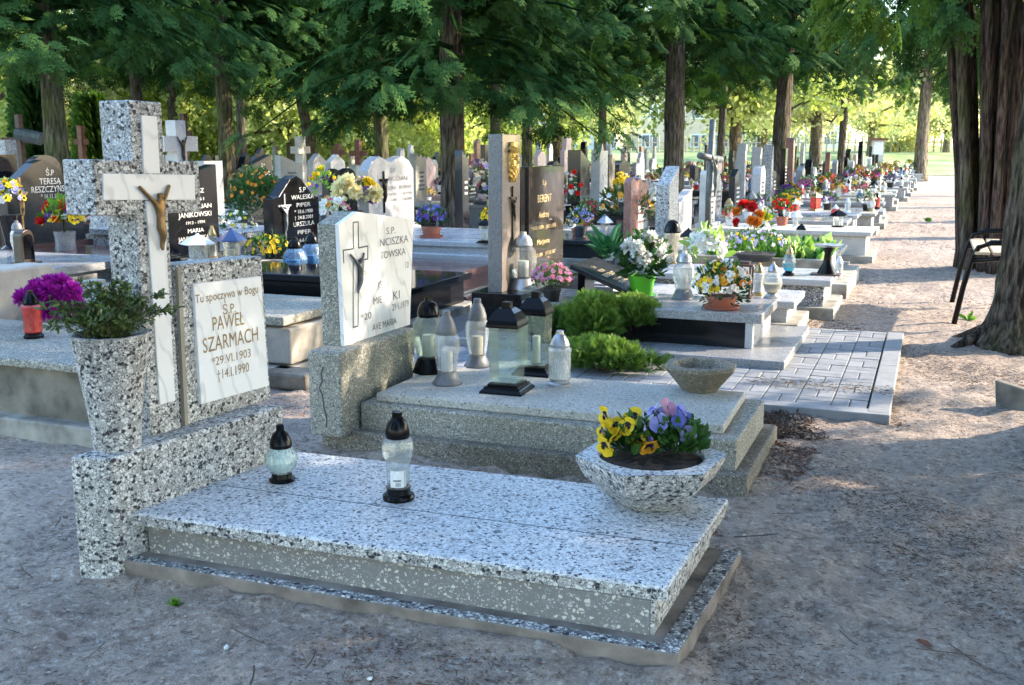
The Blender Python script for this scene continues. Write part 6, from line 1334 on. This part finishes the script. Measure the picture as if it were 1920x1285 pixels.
for i in range(32):
    a_ = i * 2.4; q_ = .62 * math.sqrt((i + .5) / 32); dx, dy = q_ * math.cos(a_) * 1.15, q_ * math.sin(a_); r = (.055, .075, .064, .088)[i % 4]
    MB().tube([(dx * .74, dy * .74, -.05), (dx * .76, dy * .78, .25), (dx * .9, dy * .9, 1.2), (dx * 1.12 + .02 * math.sin(i), dy * 1.05, 2.4), (dx * 1.6, dy * 1.3, 4.5)], [r * 1.7, r * 1.2, r, r * .85, r * .5], 12, True, .15, i).build('trunk', 'bark_red' if i % 4 != 1 else 'bark', MS, smooth=True)
c = crown_obj(0, 'thuja', 'bark_red', MS); c.location = (-.1, 0, .75); c.scale = (.72, .72, 1.0); c.rotation_euler = (0, 0, 2.2)
big('thuja behind the multi stemmed tree on the right of the path', 1.3, 19.5, .24, 'bark', 37, 1.5, zlow=2.5, s=.7)
for i, y_ in enumerate((24., 29.5, 36.)): big(f'thuja further up the right of the path, {ORD[i]} beyond the multi stemmed tree', 1.9 + .1 * i, y_, .24, 'bark', 70 + i, 1.4, zlow=2.6, s=.7, crown=i)
tree('pale trunked tree standing in the path far away', 1727, 46, 26, 1, 3.4, bk='bark_pale', seed=41, s=.7, flare=1.2, group='trees at the far end of the path')
# unseen trees added beyond the right edge only to shade the front graves
for i, (x, y, s, zl_, ci) in enumerate(SHADE): big(f'unseen thuja added beyond the right edge of view, {ORD[i]} of the shading trees', x, y, .22, 'bark', 50 + i, 1.5, zlow=zl_, s=s, crown=ci, rz=i * 1.3)
for i, (x, y, s, zl_, ci) in enumerate(BEHIND): big(f'unseen thuja added behind the camera to block sky, {ORD[i]} from the left', x, y, .22, 'bark', 60 + i, 1.5, zlow=zl_, s=s, crown=ci, rz=i * 1.9)  # out of view, added to darken the stone sides facing the camera
st = at(1872, 768); SL = thing('stone_slab', 'small broken grey stone slab leaning on the tree root at the right edge', 'stone', (st.x + .08, st.y + .03, 0)); o = MB().prism(Plane((0, 0, 0), -60), [(-.10, -.02), (.09, -.02), (.11, .16), (-.10, .13)], .03, -.03).build('slab', 'concrete_dark', SL, bevel=.008)
# bench
bp_ = at(1788, 606); BN = thing('bench', 'bench with black curved tubular frame and pale slats, behind the thick ridged trunk', 'bench', (bp_.x, bp_.y, 0))
for j, y_ in enumerate((0, 1.35)):
    MB().tube([(0, y_, -.03), (.05, y_, .30), (.10, y_, .56), (.15, y_, .66), (.24, y_, .70), (.5, y_, .71), (.80, y_, .70)], .024, 10).tube([(.80, y_, .98), (.72, y_, .40), (.78, y_, -.03)], .024, 8).tube([(.08, y_, .54), (.4, y_, .58), (.74, y_, .53)], .02, 8).build('frame', 'plastic_black', BN, smooth=True)
for i in range(4): MB().box(.12 + i * .14, .24 + i * .14, -.04, 1.39, .60, .625).build('slat', 'wood_pale', BN, bevel=.006)

# ------------------------------------------------------------------ broad-leaved trees in the sun behind
def decid(seed, H_, rad, z0, n, s):
    g = np.random.default_rng(seed); cen = np.stack([g.normal(0, rad * .5, 26), g.normal(0, rad * .5, 26), z0 + (H_ - z0) * g.random(26)], 1); ch = g.integers(0, 26, n)
    P = cen[ch] + g.normal(0, 1, (n, 3)) * np.array([.55, .55, .42]) * rad * .34
    m = MB()
    for c_ in cen[:14]: m.tube([(0, 0, z0 + (c_[2] - z0) * .3), tuple(c_ * .5 + np.array([0, 0, c_[2] * .2])), tuple(c_)], [.09, .06, .02], 5)
    return scatter('crown', CLUMP[0], CLUMP[1], P, unit(n), unit(n), s * (.7 + .6 * g.random(n)), np.clip(.5 + .3 * np.sin(ch * 1.7) + g.normal(0, .15, n), 0, 1), m)
DC = [decid(1, 6.5, 3.3, 1.0, 2000, .48), decid(2, 7, 3.6, .4, 2300, .5), decid(3, 6.2, 3.0, 2.0, 1400, .46)]
DCM = {}
def dtree(label, px, D, ci, mat, s=1., wpx=14, bk='bark_green', zoff=0.):
    p = atd(px, YH + 10, D); p = Vector((p.x, p.y, 0)); o = thing('leafy_tree', label, 'tree', p, 0, 'leafy trees behind the graves'); r = max(.08, msize((p.x, p.y, 1), wpx) / 2)
    t = trunk_mesh(r, 5, (0, 0), int(px), 1.3, 10).build('trunk', bk, o, smooth=True); c = link('crown', DCM.setdefault((ci, mat, bk), DC[ci].copy()), [mat, bk], o); c.rotation_euler = (0, 0, px * .7); c.scale = (s,) * 3; c.location = (0, 0, zoff)
    return o
DT = [(-40, 34, 1, 'deciduous'), (60, 46, 0, 'deciduous'), (140, 40, 1, 'deciduous_yellow'), (215, 52, 1, 'deciduous'), (300, 44, 0, 'deciduous'), (385, 56, 1, 'deciduous'), (470, 46, 1, 'deciduous'), (548, 38, 2, 'deciduous'), (590, 58, 1, 'deciduous'), (665, 42, 0, 'deciduous'), (740, 54, 1, 'deciduous'), (800, 48, 0, 'deciduous'), (880, 60, 1, 'deciduous_deep'), (960, 52, 0, 'deciduous'),
      (1045, 44, 2, 'deciduous'), (1120, 66, 2, 'deciduous_yellow'), (1378, 39, 2, 'deciduous'), (1432, 62, 2, 'deciduous_yellow'), (1528, 48, 2, 'deciduous_yellow'), (1420, 88, 2, 'deciduous_deep'), (1632, 72, 2, 'deciduous_yellow'), (1692, 82, 1, 'deciduous_yellow'), (1775, 78, 2, 'deciduous_yellow')]
for i, (px, D, ci, mt) in enumerate(DT):
    dtree(f'sunlit {dict(deciduous="fresh green", deciduous_yellow="pale yellow green", deciduous_deep="deep green")[mt]} leafy tree in the background, {ORD[i]} from the left' if i < 17 else f'sunlit {dict(deciduous="fresh green", deciduous_yellow="pale yellow green", deciduous_deep="deep green")[mt]} leafy tree behind the right half of the graves, {ORD[i - 17]} of those', px, D, ci, mt, 1.0, 26 if px in (548, 1045, 1378, 1528) else 16, 'bark_pale' if px > 1000 else 'bark_green', .6 if px > 1000 else 0.)
n = 3400; a = np.where(nrg.random(n) < .88, nrg.uniform(-72, -31, n), nrg.uniform(-31, 14, n)); P = np.stack([np.sin(np.radians(a)) * 100, np.cos(np.radians(a)) * 100, nrg.random(n) ** 1.3 * np.where(a < -29, 8, 3.)], 1) + nrg.normal(0, 2.2, (n, 3)) * np.array([1, 1, .2])
tag(link('far_wood', scatter('far_wood', CLUMP[0], CLUMP[1], P, unit(n), unit(n), np.where(a < -30, 1.3, .6) * (.8 + .5 * nrg.random(n))), 'deciduous'), kind='stuff', label='sunlit wood closing the view')

# ------------------------------------------------------------------ houses, fence
def house(label, px, D, wpx, ytop, dep, wm, rm, cols, rows, wy0, wy1, flat=False, rh=3.):
    p = atd(px, YH - 5, D); o = thing('apartment_house' if rows > 1 else 'house', label, 'building', (p.x, p.y, 0), YAW); w = msize((p.x, p.y, 1), wpx); h = zat((p.x, p.y), ytop)
    MB().box(-w / 2, w / 2, 0, dep, -.5, h).build('wall', wm, o); 
    if flat: MB().box(-w / 2 - .3, w / 2 + .3, -.3, dep + .3, h, h + .4).build('roof', rm, o)
    else: MB().add([(-w / 2 - .4, -.4, h - .1), (w / 2 + .4, -.4, h - .1), (w / 2 + .4, dep + .4, h - .1), (-w / 2 - .4, dep + .4, h - .1), (-w / 2 - .4, dep / 2, h + rh), (w / 2 + .4, dep / 2, h + rh)], [(0, 1, 5, 4), (2, 3, 4, 5), (1, 2, 5), (3, 0, 4), (3, 2, 1, 0)]).build('roof', rm, o)
    for i in range(cols):
        for j in range(rows):
            x = -w / 2 + w * (i + .5) / cols; z0 = h * (wy0 + (wy1 - wy0) * j / max(1, rows)); ww, wh = min(1.3, w / cols * .35), min(1.5, h / rows * .42)
            f = MB().box(x - ww, x + ww, -.06, .1, z0, z0 + wh).build('window', 'white_paint', o); MB().box(x - ww + .12, x - .06, -.09, 0, z0 + .12, z0 + wh - .12).box(x + .06, x + ww - .12, -.09, 0, z0 + .12, z0 + wh - .12).build('pane', 'window_glass', f)
house('beige apartment block with white framed windows behind the thick straight trunk', 1310, 96, 230, 60, 10, 'wall_beige', 'roof_grey', 5, 4, .12, 1., True)
house('white house with a dark window far behind the pink headstone', 1080, 100, 150, 200, 9, 'wall_white', 'roof_grey', 3, 1, .35, .5); house('white house far behind the forked tree', 1500, 104, 150, 215, 9, 'wall_white', 'roof_red', 4, 1, .35, .5)
FN = thing('fence', 'low fence of thin pale posts and a rail along the far lawn', 'fence', (-14, 80, 1.0))
pa = atd(1170, 270, 82); pb = atd(1765, 270, 80); dv = Vector((pb.x - pa.x, pb.y - pa.y, 0))
for i in range(46):
    q = Vector((pa.x, pa.y, 0)) + dv * (i / 45) - Vector((-14, 80, 1.0)); q.z = -.1; MB().box(q.x - .06, q.x + .06, q.y - .06, q.y + .06, q.z, q.z + 1.2 + .15 * (i % 3)).build('post', 'wood_pale', FN)
q0 = Vector((pa.x, pa.y, 0)) - Vector((-14, 80, 0)); q1 = q0 + dv; MB().tube([(q0.x, q0.y, .8), (q1.x, q1.y, .8)], .04, 6).build('rail', 'wood_pale', FN)
# ================================================================== light, sky, camera
AZ, EL = math.radians(SUN_AZ), math.radians(SUN_EL)          # azimuth from +X towards +Y
sdir = Vector((math.cos(AZ) * math.cos(EL), math.sin(AZ) * math.cos(EL), math.sin(EL)))
sun = bpy.data.lights.new('sun', 'SUN'); sun.energy = SUN_E; sun.angle = math.radians(.5); sun.color = (1., .86, .68)
so_ = bpy.data.objects.new('sun', sun); COL.objects.link(so_); so_.rotation_euler = sdir.to_track_quat('Z', 'Y').to_euler(); so_.location = sdir * 60
w = bpy.data.worlds.new('World'); scene.world = w; w.use_nodes = True; nt = w.node_tree; nt.nodes.clear()
sk = nt.nodes.new('ShaderNodeTexSky'); sk.sky_type = 'NISHITA'; sk.sun_disc = False; sk.sun_elevation = EL; sk.sun_rotation = math.pi / 2 - AZ; sk.air_density = 1.2; sk.dust_density = .6; sk.ozone_density = 2.5
bg = nt.nodes.new('ShaderNodeBackground'); bg.inputs[1].default_value = SKY; ow = nt.nodes.new('ShaderNodeOutputWorld'); L(nt, sk.outputs[0], bg.inputs[0]); L(nt, bg.outputs[0], ow.inputs[0])
if HAZE:
    hm, hnt, hout = new_mat('haze'); pv_ = hnt.nodes.new('ShaderNodeVolumePrincipled'); pv_.inputs['Color'].default_value = (.95, .97, 1., 1); pv_.inputs['Density'].default_value = HAZE; pv_.inputs['Anisotropy'].default_value = .2
    hnt.links.new(pv_.outputs[0], hout.inputs['Volume']); MAT['haze'] = hm
    tag(MB().box(-140, 70, -12, 132, -1.2, 16).build('haze', 'haze'), kind='stuff')
cam = bpy.data.cameras.new('camera'); co = bpy.data.objects.new('camera', cam); COL.objects.link(co); scene.camera = co
co.matrix_world = Matrix((( _r.x, _up.x, -_fw.x, CAM.x), (_r.y, _up.y, -_fw.y, CAM.y), (_r.z, _up.z, -_fw.z, CAM.z), (0, 0, 0, 1)))
cam.sensor_width = 36; cam.sensor_fit = 'HORIZONTAL'; cam.lens = F / 1920 * 36; cam.clip_end = 2000; cam.clip_start = .05
cam.dof.use_dof = True; cam.dof.focus_distance = 4.4; cam.dof.aperture_fstop = 11.
vs = scene.view_settings; scene.display_settings.display_device = 'sRGB'; vs.view_transform = 'Standard'; vs.look = 'None'; vs.exposure = EXPO; vs.gamma = 1; vs.use_curve_mapping = False
cy = scene.cycles; cy.max_bounces = 8; cy.diffuse_bounces = 3; cy.glossy_bounces = 3; cy.transmission_bounces = 4; cy.transparent_max_bounces = 24; cy.caustics_reflective = False; cy.caustics_refractive = False; cy.sample_clamp_indirect = 6; cy.use_denoising = True

for o in scene.objects:
    if o.get('label') and not 4 <= len(o['label'].split()) <= 16: print('LABEL', len(o['label'].split()), o['label'])
